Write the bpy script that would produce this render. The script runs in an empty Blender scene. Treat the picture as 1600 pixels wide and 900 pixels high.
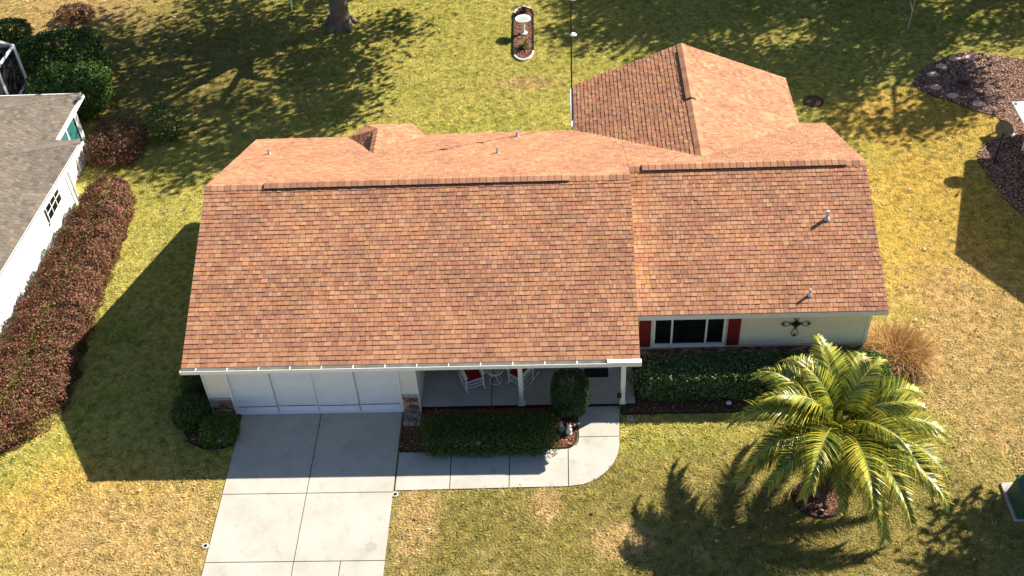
import bpy, math, random
import numpy as np
from mathutils import Vector, Matrix
random.seed(7); np.random.seed(7); rng = np.random.default_rng(7)
R = math.radians
scn = bpy.context.scene; col = scn.collection

# ------------------------------------------------------------------ camera, sky, sun, exposure
CAM = Vector((9.691, -21.549, 24.788)); YAW, PITCH, ROLL, FPX = -0.062, 0.746, -0.065, 1738.4
cd = bpy.data.cameras.new('camera'); cam = bpy.data.objects.new('camera', cd); col.objects.link(cam)
cd.sensor_width = 36; cd.lens = 36*FPX/1600; cd.clip_end = 3000
fw = Vector((math.sin(YAW)*math.cos(PITCH), math.cos(YAW)*math.cos(PITCH), -math.sin(PITCH)))
rt = Vector((math.cos(YAW), -math.sin(YAW), 0)); up = rt.cross(fw)
rt, up = rt*math.cos(ROLL)+up*math.sin(ROLL), up*math.cos(ROLL)-rt*math.sin(ROLL)
cam.matrix_world = Matrix.Translation(CAM) @ Matrix((rt, up, -fw)).transposed().to_4x4()
scn.camera = cam
SUN = Vector((1.15, 0.73, 1.0)).normalized()
w = bpy.data.worlds.new('World'); scn.world = w; w.use_nodes = True
nt = w.node_tree; sky = nt.nodes.new('ShaderNodeTexSky'); sky.sky_type = 'NISHITA'; sky.sun_disc = False
sky.sun_elevation = math.asin(SUN.z); sky.sun_rotation = math.atan2(SUN.x, SUN.y); sky.dust_density = 0.6; sky.ozone_density = 3.0
nt.links.new(sky.outputs[0], nt.nodes['Background'].inputs[0]); nt.nodes['Background'].inputs[1].default_value = 0.054
sl = bpy.data.lights.new('sun', 'SUN'); sl.energy = 5.0; sl.angle = R(0.5); sl.color = (1.0, 0.92, 0.79)
so = bpy.data.objects.new('sun', sl); col.objects.link(so); so.rotation_euler = (-SUN).to_track_quat('-Z', 'Y').to_euler(); so.location = (30, 20, 40)
scn.view_settings.view_transform = 'Standard'; scn.view_settings.look = 'None'
scn.view_settings.exposure = 1.36; scn.view_settings.gamma = 1; scn.view_settings.use_curve_mapping = False

# ------------------------------------------------------------------ materials
def srgb(r, g, b):
    f = lambda c: (c/12.92 if c <= .04045 else ((c+.055)/1.055)**2.4)
    return (f(r/255), f(g/255), f(b/255), 1)
MATS = {}
def N(t, kind, **kw):
    n = t.nodes.new(kind)
    for k, v in kw.items():
        if k in n.inputs: n.inputs[k].default_value = v
        else: setattr(n, k, v)
    return n
def ramp(t, src, stops):
    r = t.nodes.new('ShaderNodeValToRGB'); e = r.color_ramp.elements
    while len(e) < len(stops): e.new(.5)
    for i, (p, c) in enumerate(stops): e[i].position = p; e[i].color = c
    t.links.new(src, r.inputs[0]); return r.outputs[0]
def mixc(t, a, b, f, mode='MIX'):
    m = t.nodes.new('ShaderNodeMix'); m.data_type = 'RGBA'; m.blend_type = mode
    for s, v in ((m.inputs[6], a), (m.inputs[7], b), (m.inputs[0], f)):
        if hasattr(v, 'is_output'): t.links.new(v, s)
        else: s.default_value = v
    return m.outputs[2]
def math2(t, op, a, b=0.0, clamp=False):
    m = t.nodes.new('ShaderNodeMath'); m.operation = op; m.use_clamp = clamp
    for s, v in ((m.inputs[0], a), (m.inputs[1], b)):
        if hasattr(v, 'is_output'): t.links.new(v, s)
        else: s.default_value = v
    return m.outputs[0]
def noise(t, scale, detail=3, rough=.6, vec=None):
    n = N(t, 'ShaderNodeTexNoise', Scale=scale, Detail=detail, Roughness=rough)
    if vec is None: vec = t.nodes.new('ShaderNodeNewGeometry').outputs['Position']
    t.links.new(vec, n.inputs['Vector']); return n.outputs[0]
def newmat(name, rough=.7, spec=.3):
    m = bpy.data.materials.new(name); m.use_nodes = True; t = m.node_tree; b = t.nodes['Principled BSDF']
    b.inputs['Roughness'].default_value = rough; b.inputs['Specular IOR Level'].default_value = spec
    MATS[name] = m; return m, t, b
def bump(t, b, h, s=.4, d=.01):
    n = N(t, 'ShaderNodeBump', Strength=s, Distance=d); t.links.new(h, n.inputs['Height']); t.links.new(n.outputs[0], b.inputs['Normal'])
def plain(name, c, rough=.6, var=.12, scale=6., spec=.3, bmp=0, metal=0, bs=60):
    m, t, b = newmat(name, rough, spec); b.inputs['Metallic'].default_value = metal
    lo = tuple(x*(1-var) for x in c[:3])+(1,); hi = tuple(min(1, x*(1+var)) for x in c[:3])+(1,)
    t.links.new(ramp(t, noise(t, scale), [(.3, lo), (.7, hi)]), b.inputs['Base Color'])
    if bmp: bump(t, b, noise(t, bs), bmp)
    return m
def tinted(name, rough=.8, spec=.2, transl=0, bmp=0, fine=.25, bs=80, streak=False):
    m, t, b = newmat(name, rough, spec)
    a = N(t, 'ShaderNodeAttribute', attribute_name='tint')
    c = mixc(t, a.outputs['Color'], ramp(t, noise(t, bs*.6, 4), [(.3, (1-fine,)*3+(1,)), (.7, (1+fine,)*3+(1,))]), 1., 'MULTIPLY')
    if streak:
        big = noise(t, .7, 5)
        c = mixc(t, c, ramp(t, big, [(.35, (.86, .84, .86, 1)), (.65, (1.1, 1.06, 1.0, 1))]), 1., 'MULTIPLY')
    t.links.new(c, b.inputs['Base Color'])
    if bmp: bump(t, b, noise(t, bs), bmp)
    if transl:
        tr = N(t, 'ShaderNodeBsdfTranslucent'); t.links.new(c, tr.inputs[0])
        mx = N(t, 'ShaderNodeMixShader'); mx.inputs[0].default_value = transl
        t.links.new(b.outputs[0], mx.inputs[1]); t.links.new(tr.outputs[0], mx.inputs[2])
        t.links.new(mx.outputs[0], t.nodes['Material Output'].inputs[0])
    return m
plain('white', (.78, .78, .76, 1), .45, .04)
plain('white_vinyl', (.74, .75, .74, 1), .35, .04)
plain('cream', (.80, .74, .54, 1), .55, .05)
plain('stucco', (.74, .72, .66, 1), .85, .05, bmp=.3)
plain('stucco_bright', (.80, .79, .75, 1), .85, .04, bmp=.3)
plain('screen', (.72, .75, .79, 1), .6, .05, 3.)
plain('kick', (.80, .83, .88, 1), .35, .03)
plain('shutter', srgb(120, 30, 32), .5, .08)
plain('cushion', srgb(140, 14, 18), .85, .15, 20)
plain('dark', (.012, .012, .013, 1), .6, .2)
plain('black_metal', (.02, .02, .02, 1), .4, .2, metal=.4)
plain('rubber', (.015, .014, .013, 1), .95, .3, 40, bmp=.5)
plain('galv', (.55, .57, .6, 1), .35, .1, metal=.6)
plain('gutter_in', (.42, .40, .33, 1), .7, .2, 3.)
plain('mortar', (.42, .38, .34, 1), .9, .2, 20)
plain('bark', (.16, .125, .10, 1), .95, .35, 5, bmp=.9, bs=14)
plain('palm_bark', (.22, .15, .09, 1), .95, .35, 9, bmp=.9, bs=20)
plain('rachis', (.30, .32, .06, 1), .5, .2)
plain('terracotta', (.33, .15, .10, 1), .85, .2, 12)
plain('rust', (.10, .055, .035, 1), .9, .35, 12)
plain('stone', (.45, .42, .38, 1), .85, .15, 15, bmp=.4)
plain('birdbath', (.66, .64, .62, 1), .8, .08, 10, bmp=.3)
plain('paver_pink', (.60, .37, .30, 1), .85, .2, 15, bmp=.4)
plain('utility_green', (.035, .085, .065, 1), .45, .12, 3)
plain('soffit', (.66, .67, .66, 1), .6, .04)
plain('twig', (.10, .07, .05, 1), .9, .3)
plain('edging', (.02, .018, .016, 1), .8, .3)
tinted('shingle', .9, .12, bmp=.5, fine=.22, bs=150, streak=True)
tinted('brick', .9, .1, bmp=.4, fine=.25, bs=60)
tinted('leaf', .55, .2, transl=.18, fine=.15)
tinted('palm_leaf', .36, .6, transl=.2, fine=.12)
tinted('dry_leaf', .8, .1, transl=.2, fine=.15)
tinted('chip', .95, .1, fine=.25)
m, t, b = newmat('glass', .05, .8)
t.links.new(ramp(t, noise(t, 1.2), [(.35, (.004, .006, .006, 1)), (.7, (.012, .02, .018, 1))]), b.inputs['Base Color'])
m, t, b = newmat('teal_glass', .08, .8)
t.links.new(ramp(t, noise(t, 1.0), [(.3, (.02, .10, .10, 1)), (.7, (.05, .20, .18, 1))]), b.inputs['Base Color'])
m, t, b = newmat('dark_screen', .9, .1); b.inputs['Base Color'].default_value = (.015, .017, .02, 1); b.inputs['Alpha'].default_value = .72
m, t, b = newmat('water', .05, .6); b.inputs['Base Color'].default_value = (.35, .37, .38, 1)
# concrete: mottled, stained
m, t, b = newmat('concrete', .88, .15)
c = ramp(t, noise(t, .9, 5), [(.25, (.34, .325, .285, 1)), (.5, (.41, .39, .345, 1)), (.75, (.45, .43, .385, 1))])
c = mixc(t, c, ramp(t, noise(t, 26, 3), [(.3, (.90, .90, .90, 1)), (.7, (1.06, 1.06, 1.06, 1))]), 1., 'MULTIPLY')
st = N(t, 'ShaderNodeTexVoronoi', Scale=.42); t.links.new(t.nodes.new('ShaderNodeNewGeometry').outputs['Position'], st.inputs['Vector'])
c = mixc(t, c, (.20, .19, .17, 1), math2(t, 'MULTIPLY', math2(t, 'LESS_THAN', math2(t, 'ADD', st.outputs['Distance'], math2(t, 'MULTIPLY', noise(t, 9), .12)), .15), .35))
c = mixc(t, c, (.17, .16, .14, 1), math2(t, 'MULTIPLY', math2(t, 'SUBTRACT', noise(t, 2.2, 6, .75), .54, True), 2.2, True))
t.links.new(c, b.inputs['Base Color']); bump(t, b, noise(t, 90), .25, .004)
m, t, b = newmat('porch_concrete', .8, .2)
t.links.new(ramp(t, noise(t, 1.5, 5), [(.3, (.34, .34, .32, 1)), (.7, (.43, .43, .41, 1))]), b.inputs['Base Color'])
# mulch bed floor
m, t, b = newmat('mulch', .95, .1)
c = ramp(t, noise(t, 22, 5, .75), [(.3, (.035, .018, .012, 1)), (.5, (.12, .06, .04, 1)), (.68, (.24, .13, .09, 1))])
t.links.new(c, b.inputs['Base Color']); bump(t, b, noise(t, 24, 5, .8), .9, .05)
# lawn colour: one node group in world space, shared by the turf and its blades
g = bpy.data.node_groups.new('lawn_colour', 'ShaderNodeTree'); g.interface.new_socket('Color', in_out='OUTPUT', socket_type='NodeSocketColor')
go = g.nodes.new('NodeGroupOutput'); P = g.nodes.new('ShaderNodeNewGeometry').outputs['Position']
def blob(cx, cy, rx, ry):
    mp = g.nodes.new('ShaderNodeMapping'); mp.vector_type = 'POINT'
    mp.inputs['Location'].default_value = (-cx/rx, -cy/ry, 0); mp.inputs['Scale'].default_value = (1/rx, 1/ry, 0)
    g.links.new(P, mp.inputs['Vector'])
    l = g.nodes.new('ShaderNodeVectorMath'); l.operation = 'LENGTH'; g.links.new(mp.outputs[0], l.inputs[0])
    l2 = math2(g, 'ADD', l.outputs['Value'], math2(g, 'MULTIPLY', math2(g, 'SUBTRACT', noise(g, .55, 4, .65, P), .5), 1.1))
    mr = N(g, 'ShaderNodeMapRange', interpolation_type='SMOOTHSTEP'); mr.inputs['From Min'].default_value = .45; mr.inputs['From Max'].default_value = 1.25
    mr.inputs['To Min'].default_value = 1; mr.inputs['To Max'].default_value = 0; g.links.new(l2, mr.inputs['Value']); return mr.outputs[0]
def mx(a, bb): return math2(g, 'MAXIMUM', a, bb)
green = (.50, .445, .115, 1); olive = (.27, .215, .066, 1); tan = (.55, .38, .165, 1); gold = (.64, .44, .10, 1); lush = (.32, .36, .05, 1); straw = (.64, .50, .27, 1)
c = mixc(g, green, lush, ramp(g, noise(g, .5, 3, .6, P), [(.5, (0, 0, 0, 1)), (.72, (.8, .8, .8, 1))]))
mo = mx(blob(9.5, -4.6, 8.5, 3.8), blob(17, -5, 8, 4.2)); mo = mx(mo, blob(-9, 19.5, 9, 6.5))
c = mixc(g, c, olive, math2(g, 'MULTIPLY', mo, .8))
mg = mx(mx(blob(22.5, 8, 3.4, 7), blob(23.5, 14, 4.0, 2.6)), blob(-3.4, -3.5, 3.2, 2.2))
c = mixc(g, c, gold, math2(g, 'MULTIPLY', mg, .85))
mt = mx(mx(blob(22.3, 1.5, 2.6, 5.5), blob(-2.0, -4.8, 4.5, 2.8)), mx(blob(5.6, -3.7, .75, 2.2), blob(9.1, -3.4, .5, .8)))
mt = mx(mt, mx(blob(11, -4.6, 1.0, .6), blob(20.4, .6, 1.2, 1.8))); mt = mx(mt, mx(blob(8.4, 17.6, 1.6, .6), blob(-14, 25, 6, 3)))
c = mixc(g, c, tan, math2(g, 'MULTIPLY', mt, .85))
c = mixc(g, c, straw, ramp(g, noise(g, 1.5, 5, .7, P), [(.56, (0, 0, 0, 1)), (.74, (.6, .6, .6, 1))]))
c = mixc(g, c, (.15, .16, .035, 1), ramp(g, noise(g, 3.6, 6, .75, P), [(.54, (0, 0, 0, 1)), (.72, (.75, .75, .75, 1))]))
g.links.new(c, go.inputs[0])
def lawnmat(name, blade):
    m, t, b = newmat(name, .85, .12); gn = t.nodes.new('ShaderNodeGroup'); gn.node_tree = g
    if blade:
        oi = t.nodes.new('ShaderNodeObjectInfo')
        c = mixc(t, gn.outputs[0], ramp(t, oi.outputs['Random'], [(0, (.28, .32, .3, 1)), (.3, (.75, .77, .7, 1)), (.6, (1.05, 1.05, 1.0, 1)), (.9, (1.25, 1.2, 1.2, 1)), (1, (1.4, 1.3, 1.5, 1))]), 1., 'MULTIPLY')
        tr = N(t, 'ShaderNodeBsdfTranslucent'); t.links.new(c, tr.inputs[0]); ms = N(t, 'ShaderNodeMixShader'); ms.inputs[0].default_value = .2
        t.links.new(b.outputs[0], ms.inputs[1]); t.links.new(tr.outputs[0], ms.inputs[2]); t.links.new(ms.outputs[0], t.nodes['Material Output'].inputs[0])
    else:
        c = mixc(t, gn.outputs[0], ramp(t, noise(t, 16, 6, .8), [(.3, (.25, .23, .2, 1)), (.5, (.75, .72, .66, 1)), (.7, (1.15, 1.1, 1.0, 1))]), 1., 'MULTIPLY')
        bump(t, b, noise(t, 14, 6, .8), .9, .06)
    t.links.new(c, b.inputs['Base Color']); return m
lawnmat('turf', False); lawnmat('blade', True)

# ------------------------------------------------------------------ helpers
class MB:
    def __init__(s): s.v = []; s.f = []; s.c = []
    def add(s, vs, fs, c=None):
        o = len(s.v); s.v += [tuple(x) for x in vs]
        for f in fs: s.f.append([i+o for i in f]); s.c.append(c or (1, 1, 1))
    def box(s, x0, y0, z0, x1, y1, z1, c=None):
        s.add([(x0,y0,z0),(x1,y0,z0),(x1,y1,z0),(x0,y1,z0),(x0,y0,z1),(x1,y0,z1),(x1,y1,z1),(x0,y1,z1)],
              [(0,3,2,1),(4,5,6,7),(0,1,5,4),(1,2,6,5),(2,3,7,6),(3,0,4,7)], c)
        return s
    def prism(s, poly, z0, z1, c=None):     # poly counter-clockwise in XY
        n = len(poly); s.add([(x, y, z0) for x, y in poly]+[(x, y, z1) for x, y in poly],
            [tuple(range(n-1, -1, -1)), tuple(range(n, 2*n))]+[(i, (i+1) % n, n+(i+1) % n, n+i) for i in range(n)], c); return s
    def loft(s, A, B, c=None):              # two equal 3D polygons joined to a closed solid
        n = len(A); s.add(list(A)+list(B), [tuple(range(n-1, -1, -1)), tuple(range(n, 2*n))]+[(i, (i+1) % n, n+(i+1) % n, n+i) for i in range(n)], c); return s
    def tube(s, pts, rad, n=8, c=None, flat=1.0):
        pts = [Vector(p) for p in pts]; rad = rad if hasattr(rad, '__len__') else [rad]*len(pts); rings = []
        for i, p in enumerate(pts):
            d = (pts[min(i+1, len(pts)-1)]-pts[max(i-1, 0)]).normalized()
            a = d.cross(Vector((0, 0, 1)) if abs(d.z) < .9 else Vector((1, 0, 0))).normalized(); e = d.cross(a)
            rings += [p+(a*math.cos(k*2*math.pi/n)+e*math.sin(k*2*math.pi/n)*flat)*rad[i] for k in range(n)]
        m_ = len(pts); fs = [tuple(range(n-1, -1, -1)), tuple(range((m_-1)*n, m_*n))]
        for i in range(m_-1):
            for k in range(n): fs.append((i*n+k, i*n+(k+1) % n, (i+1)*n+(k+1) % n, (i+1)*n+k))
        s.add(rings, fs, c); return s
    def lathe(s, prof, n=24, at=(0, 0, 0), c=None):
        vs = [(at[0]+r*math.cos(k*2*math.pi/n), at[1]+r*math.sin(k*2*math.pi/n), at[2]+z) for r, z in prof for k in range(n)]
        fs = [(i*n+k, i*n+(k+1) % n, (i+1)*n+(k+1) % n, (i+1)*n+k) for i in range(len(prof)-1) for k in range(n)]
        s.add(vs, fs, c); return s
    def mesh(s, name, mat, smooth=False):
        me = bpy.data.meshes.new(name); me.from_pydata(s.v, [], s.f)
        if mat: me.materials.append(MATS[mat])
        a = me.color_attributes.new('tint', 'FLOAT_COLOR', 'CORNER')
        buf = np.ones((len(me.loops), 4), np.float32); cnt = [len(f) for f in s.f]
        buf[:, :3] = np.repeat(np.array([c[:3] for c in s.c], np.float32).reshape(-1, 3), cnt, axis=0); a.data.foreach_set('color', buf.ravel())
        if smooth: me.polygons.foreach_set('use_smooth', [True]*len(me.polygons))
        me.update(); return me
    def build(s, name, mat, parent=None, smooth=False, bevel=0, loc=None):
        return link(name, s.mesh(name, mat, smooth), parent, bevel, loc)
def link(name, me, parent=None, bevel=0, loc=None):
    o = bpy.data.objects.new(name, me); col.objects.link(o); o.parent = parent
    if loc is not None: o.location = loc
    if bevel: b_ = o.modifiers.new('bevel', 'BEVEL'); b_.width = bevel; b_.segments = 2; b_.limit_method = 'ANGLE'
    return o
def tag(o, label=None, cat=None, group=None, kind=None):
    for k, v in (('label', label), ('category', cat), ('group', group), ('kind', kind)):
        if v: o[k] = v
    return o
def empty(name, loc, label=None, cat=None, group=None, rz=0):
    o = bpy.data.objects.new(name, None); col.objects.link(o); o.location = loc; o.rotation_euler.z = rz; o.empty_display_size = .2
    return tag(o, label, cat, group)
def box(name, mat, parent, x0, y0, z0, x1, y1, z1, bevel=0): return MB().box(x0, y0, z0, x1, y1, z1).build(name, mat, parent, bevel=bevel)
def inpoly(px, py, poly):
    r = np.zeros(px.shape, bool); n = len(poly)
    for i in range(n):
        (x1, y1), (x2, y2) = poly[i], poly[(i+1) % n]
        with np.errstate(divide='ignore', invalid='ignore'):
            r ^= ((y1 > py) != (y2 > py)) & (px < (x2-x1)*(py-y1)/((y2-y1) or 1e-9)+x1)
    return r
def quads_mesh(name, V, C, mat):            # V (n,4,3), C (n,3): many loose leaf-sized faces in one mesh
    n = len(V); me = bpy.data.meshes.new(name); me.vertices.add(n*4); me.loops.add(n*4); me.polygons.add(n)
    me.vertices.foreach_set('co', V.astype(np.float32).ravel()); me.loops.foreach_set('vertex_index', np.arange(n*4, dtype=np.int32))
    me.polygons.foreach_set('loop_start', np.arange(0, n*4, 4, dtype=np.int32)); me.materials.append(MATS[mat])
    me.update(calc_edges=True); a = me.color_attributes.new('tint', 'FLOAT_COLOR', 'CORNER')
    buf = np.ones((n*4, 4), np.float32); buf[:, :3] = np.repeat(C, 4, axis=0); a.data.foreach_set('color', buf.ravel()); return me
def leaves(P, nrm, size, pal, asp=.5, spread=.9, bend=0):
    """leaf quads (pointed rhombs) at points P, facing about nrm"""
    n = len(P); d = rng.normal(size=(n, 3)); nn = nrm+d*spread; nn /= np.linalg.norm(nn, axis=1)[:, None]+1e-9
    a = np.cross(nn, rng.normal(size=(n, 3))); a /= np.linalg.norm(a, axis=1)[:, None]+1e-9; b = np.cross(nn, a)
    L = (size*rng.uniform(.6, 1.3, n))[:, None]; W = L*asp
    V = np.stack([P-a*L*.5, P+b*W*.5-a*L*.05, P+a*L*.5, P-b*W*.5-a*L*.05], 1)
    pal = np.array(pal); C = pal[rng.integers(0, len(pal), n)]*rng.uniform(.7, 1.3, (n, 1)); return V, C
def lumps(P, amp, f, seed=0):
    r_ = np.random.default_rng(seed); o = np.zeros(len(P))
    for k in range(6):
        d = r_.normal(size=3)*f*(1+.35*k); o += np.sin(P@d+r_.uniform(0, 6.28))/(1+.3*k)
    return o*amp/2.5
def round_pts(n, half, p=4):                 # points on a rounded box about its centre, with outward normals
    half = np.array(half, float); ar = np.array([half[1]*half[2], half[0]*half[2], half[0]*half[1]]); ax = rng.choice(3, n, p=ar/ar.sum())
    q = rng.uniform(-1, 1, (n, 3)); q[np.arange(n), ax] = np.sign(rng.uniform(-1, 1, n))
    q /= (np.abs(q)**p).sum(1)[:, None]**(1/p); nr = np.sign(q)*np.abs(q)**(p-1)/half; nr /= np.linalg.norm(nr, axis=1)[:, None]
    return q*half, nr
DKG = [(.036, .075, .014), (.05, .10, .017), (.022, .05, .011), (.07, .13, .024), (.11, .17, .035)]
MIDG = [(.055, .11, .018), (.08, .15, .022), (.035, .075, .014), (.10, .17, .035)]
BUR = [(.20, .050, .052), (.14, .036, .040), (.23, .075, .065), (.15, .11, .035), (.085, .04, .028), (.20, .13, .05), (.13, .11, .034)]
def shrub(name, c, half, label, cat, group=None, pal=DKG, n=6000, p=2.6, size=.07, amp=.10, f=5., seed=1, asp=.5, twigs=6, mat='leaf'):
    root = empty(name, (c[0], c[1], 0), label, cat, group); q, nr = round_pts(n, half, p)
    q = q*(1+lumps(q, amp, f, seed))[:, None]*rng.uniform(.72, 1.03, (n, 1))**.8
    hz = c[2]; q[:, 2] += hz; keep = q[:, 2] > .03; V, C = leaves(q[keep], nr[keep], size, pal, asp)
    link('foliage', quads_mesh('foliage', V, C, mat), root)
    b_ = MB()
    for k in range(twigs):
        a = k*6.283/twigs+seed; b_.tube([(.05*math.cos(a), .05*math.sin(a), -.03), (half[0]*.35*math.cos(a), half[1]*.35*math.sin(a), hz*.7), (half[0]*.65*math.cos(a), half[1]*.65*math.sin(a), hz+half[2]*.45)], [.02, .015, .006], 5)
    b_.build('stem', 'twig', root); return root

# ------------------------------------------------------------------ ground, driveway, walk, beds
B_ = MB(); B_.add([(-400, -400, -.03), (400, -400, -.03), (400, 600, -.03), (-400, 600, -.03)], [(0, 1, 2, 3)])
tag(B_.build('lawn', 'turf'), kind='structure')
JT = .012
dw = tag(MB().box(.12, -14, -.10, 4.90, -.02, -.025).build('driveway', 'edging'), kind='structure')
def slab(name, poly, parent, z0=-.09, z1=0., mat='concrete'):
    cx = sum(p[0] for p in poly)/len(poly); cy = sum(p[1] for p in poly)/len(poly)
    q = [(x-JT*np.sign(x-cx), y-JT*np.sign(y-cy)) for x, y in poly]
    return MB().prism(q, z0, z1).build(name, mat, parent)
def rect(x0, y0, x1, y1): return [(x0, y0), (x1, y0), (x1, y1), (x0, y1)]
ys = [-.03, -2.94, -5.14, -7.3, -9.5, -11.7, -14]
for i in range(len(ys)-1):
    slab('concrete_slab', rect(.11, ys[i+1], 2.48, ys[i]), dw)
    if i == 2:
        slab('concrete_slab', rect(2.48, ys[i+1], 3.72, ys[i]), dw); slab('concrete_slab', rect(3.72, ys[i+1], 4.9, ys[i]), dw)
    else: slab('concrete_slab', rect(2.48, ys[i+1], 4.9, ys[i]), dw)
wk_out = [(4.93, -2.9), (9.76, -2.84), (10.15, -2.78), (10.5, -2.62), (10.8, -2.36), (11.0, -2.08), (11.14, -1.75), (11.21, -1.4), (11.23, -1.08), (11.28, .05), (10.04, .05), (10.04, -1.1), (10.02, -1.28), (9.93, -1.42), (9.74, -1.52), (4.93, -1.56)]
wk = tag(MB().prism(wk_out, -.10, -.025).build('walkway', 'edging'), kind='structure')
for p in ([(4.93, -2.9), (6.45, -2.88), (6.43, -1.55), (4.93, -1.56)], [(6.45, -2.88), (8.09, -2.86), (8.09, -1.54), (6.43, -1.55)],
          [(8.09, -2.86), (9.73, -2.84), (9.74, -1.52), (8.09, -1.54)],
          [(9.73, -2.84), (10.15, -2.78), (10.5, -2.62), (10.77, -2.38), (9.97, -1.38), (9.74, -1.52)],
          [(10.77, -2.38), (11.0, -2.08), (11.14, -1.75), (11.21, -1.4), (11.22, -1.1), (10.05, -1.1), (10.02, -1.28), (9.97, -1.38)],
          [(11.22, -1.1), (11.28, .04), (10.04, .04), (10.05, -1.1)]):
    slab('concrete_slab', p, wk)
pf = tag(MB().box(5.42, .06, -.10, 11.72, 1.6, .085).build('porch_floor', 'edging'), kind='structure')
for x0, x1 in ((5.40, 7.52), (7.52, 10.0), (10.0, 11.74)): slab('concrete_slab', rect(x0, .05, x1, 1.6), pf, .0, .10, 'porch_concrete')
def chips(name, poly, dens, parent, pal, z=.012, size=.09):
    xs_ = [p[0] for p in poly]; ys_ = [p[1] for p in poly]; n = int((max(xs_)-min(xs_))*(max(ys_)-min(ys_))*dens)
    x = rng.uniform(min(xs_), max(xs_), n); y = rng.uniform(min(ys_), max(ys_), n); k = inpoly(x, y, poly); x, y = x[k], y[k]
    Pn = np.stack([x, y, z+rng.uniform(0, .03, len(x))], 1); V, C = leaves(Pn, np.tile([0, 0, 1.], (len(x), 1)), size, pal, .45, .35)
    V[:, :, 2] = np.maximum(V[:, :, 2], z-.005)
    tag(link(name, quads_mesh(name, V, C, 'chip'), parent), kind='stuff')
MUL = [(.20, .09, .06), (.28, .15, .11), (.12, .05, .035), (.34, .21, .16), (.07, .03, .022)]
REDM = [(.30, .10, .05), (.22, .07, .04), (.40, .17, .09), (.14, .05, .03)]
GRYM = [(.36, .22, .17), (.44, .29, .23), (.26, .15, .115), (.48, .34, .27), (.15, .085, .065)]
beds = []
def bed(poly, pal, dens=220, size=.09, edge=True):
    o = tag(MB().prism(poly, -.08, .012).build('mulch_bed', 'mulch'), kind='structure'); beds.append(poly)
    if edge:
        e = MB(); n = len(poly)
        for i in range(n): e.tube([(*poly[i], .012), (*poly[(i+1) % n], .012)], .022, 5)
        e.build('bed_edging', 'edging', o)
    chips('mulch_chips', poly, dens, o, pal, .016, size); return o
bed([(4.95, -1.53), (9.66, -1.5), (9.88, -1.4), (9.98, -1.24), (10.0, -1.0), (10.0, .03), (5.42, .03), (5.42, -.06), (4.95, -.06)], REDM)
bed([(11.34, -.28), (18.9, -.28), (19.3, .2), (19.3, 1.57), (11.76, 1.57), (11.76, -.02), (11.34, -.02)], MUL)
bed([(-1.85, .0), (-1.62, -.5), (-1.2, -1.1), (-.75, -1.33), (-.3, -1.33), (.06, -1.2), (.06, -.06), (-.72, -.06), (-.72, 1.9), (-1.9, 1.9)], MUL)
ring = lambda cx, cy, rx, ry, n=28: [(cx+rx*math.cos(k*6.2832/n), cy+ry*math.sin(k*6.2832/n)) for k in range(n)]
bed(ring(16.45, -3.35, .72, .62), MUL, 260)
# big bed with stepping stones behind, running on to the neighbour on the right
bedR = [(23.75, 16.7), (23.95, 16.1), (24.4, 15.65), (25.0, 15.2), (25.6, 14.6), (26.3, 14.2), (26.5, 13.6), (26.1, 13.05), (25.4, 12.5), (25.0, 12.0), (24.8, 11.4), (24.95, 10.4), (25.1, 9.2), (25.45, 8.1), (26, 7.0), (31, 7.0), (31, 17.6), (28.6, 18.1), (27.6, 18.5), (26.5, 18.85), (25.3, 18.35), (24.4, 17.7)]
bed(bedR, GRYM, 520, .085, False)
bedB = [(7.83, 20.0), (7.88, 19.65), (8.05, 19.38), (8.26, 19.28), (8.47, 19.38), (8.63, 19.65), (8.68, 20.0), (8.66, 23.2), (8.55, 23.6), (8.23, 23.85), (7.92, 23.6), (7.8, 23.2)]
bb = bed(bedB, [(.32, .15, .09), (.24, .10, .07), (.42, .24, .16), (.15, .06, .045)], 260, .09, False)
for i in range(len(bedB)):
    a, b2 = Vector((*bedB[i], .0)), Vector((*bedB[(i+1) % len(bedB)], .0)); k = max(1, int((b2-a).length/.3))
    for j in range(k):
        p, q = a.lerp(b2, j/k), a.lerp(b2, (j+.93)/k); d = (q-p).normalized(); nn = Vector((-d.y, d.x, 0))*.026
        MB().loft([p-nn, q-nn, q+nn, p+nn], [v+Vector((0, 0, .07)) for v in (p-nn, q-nn, q+nn, p+nn)]).build('edging_block', 'white' if (p.y < 19.75 or p.y > 23.5) else 'edging', bb)
chips('gravel', [(4.96, -.6), (5.45, -.6), (5.45, .03), (4.96, .03)], 500, tag(MB().prism(rect(4.95, -.6, 5.46, -.05), -.06, .016).build('gravel_patch', 'stone'), kind='structure'), [(.35, .32, .3), (.5, .46, .43), (.2, .17, .16), (.36, .26, .22)], .02, .07)

# ------------------------------------------------------------------ house
S = .4071; XE0, XS, XR2 = -1.012, 11.77, 18.888; YE, ZE, YR, ZR = -.435, 2.5, 4.954, 4.694
YB = 10.663; ZB = ZR-S*(YB-YR); Y2 = 1.257; YR2 = (ZR-ZE+S*(Y2+YR))/(2*S); ZR2 = ZE+S*(YR2-Y2)
WXL, WXR, WY = 10.262, 17.965, 13.608; WX = (WXL+WXR)/2; WZ = ZB+S*(WXR-WXL)/2; WYA = YR+(ZR-WZ)/S
house = empty('house', (8.9, 5, 0), 'single-storey cream house with brown shingle roof, two-car garage and front porch', 'house'); HL = house.location.copy()
class HB(MB):
    def build(s, name, mat, parent=None, **k):
        s.v = [(x-HL.x, y-HL.y, z-HL.z) for x, y, z in s.v]; return MB.build(s, name, mat, parent or house, **k)
def hbox(name, mat, x0, y0, z0, x1, y1, z1, parent=None, bevel=0): return HB().box(x0, y0, z0, x1, y1, z1).build(name, mat, parent, bevel=bevel)
def zf(y): return ZE+S*(y-YE)
def zb(y): return ZR-S*(y-YR)
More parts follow.
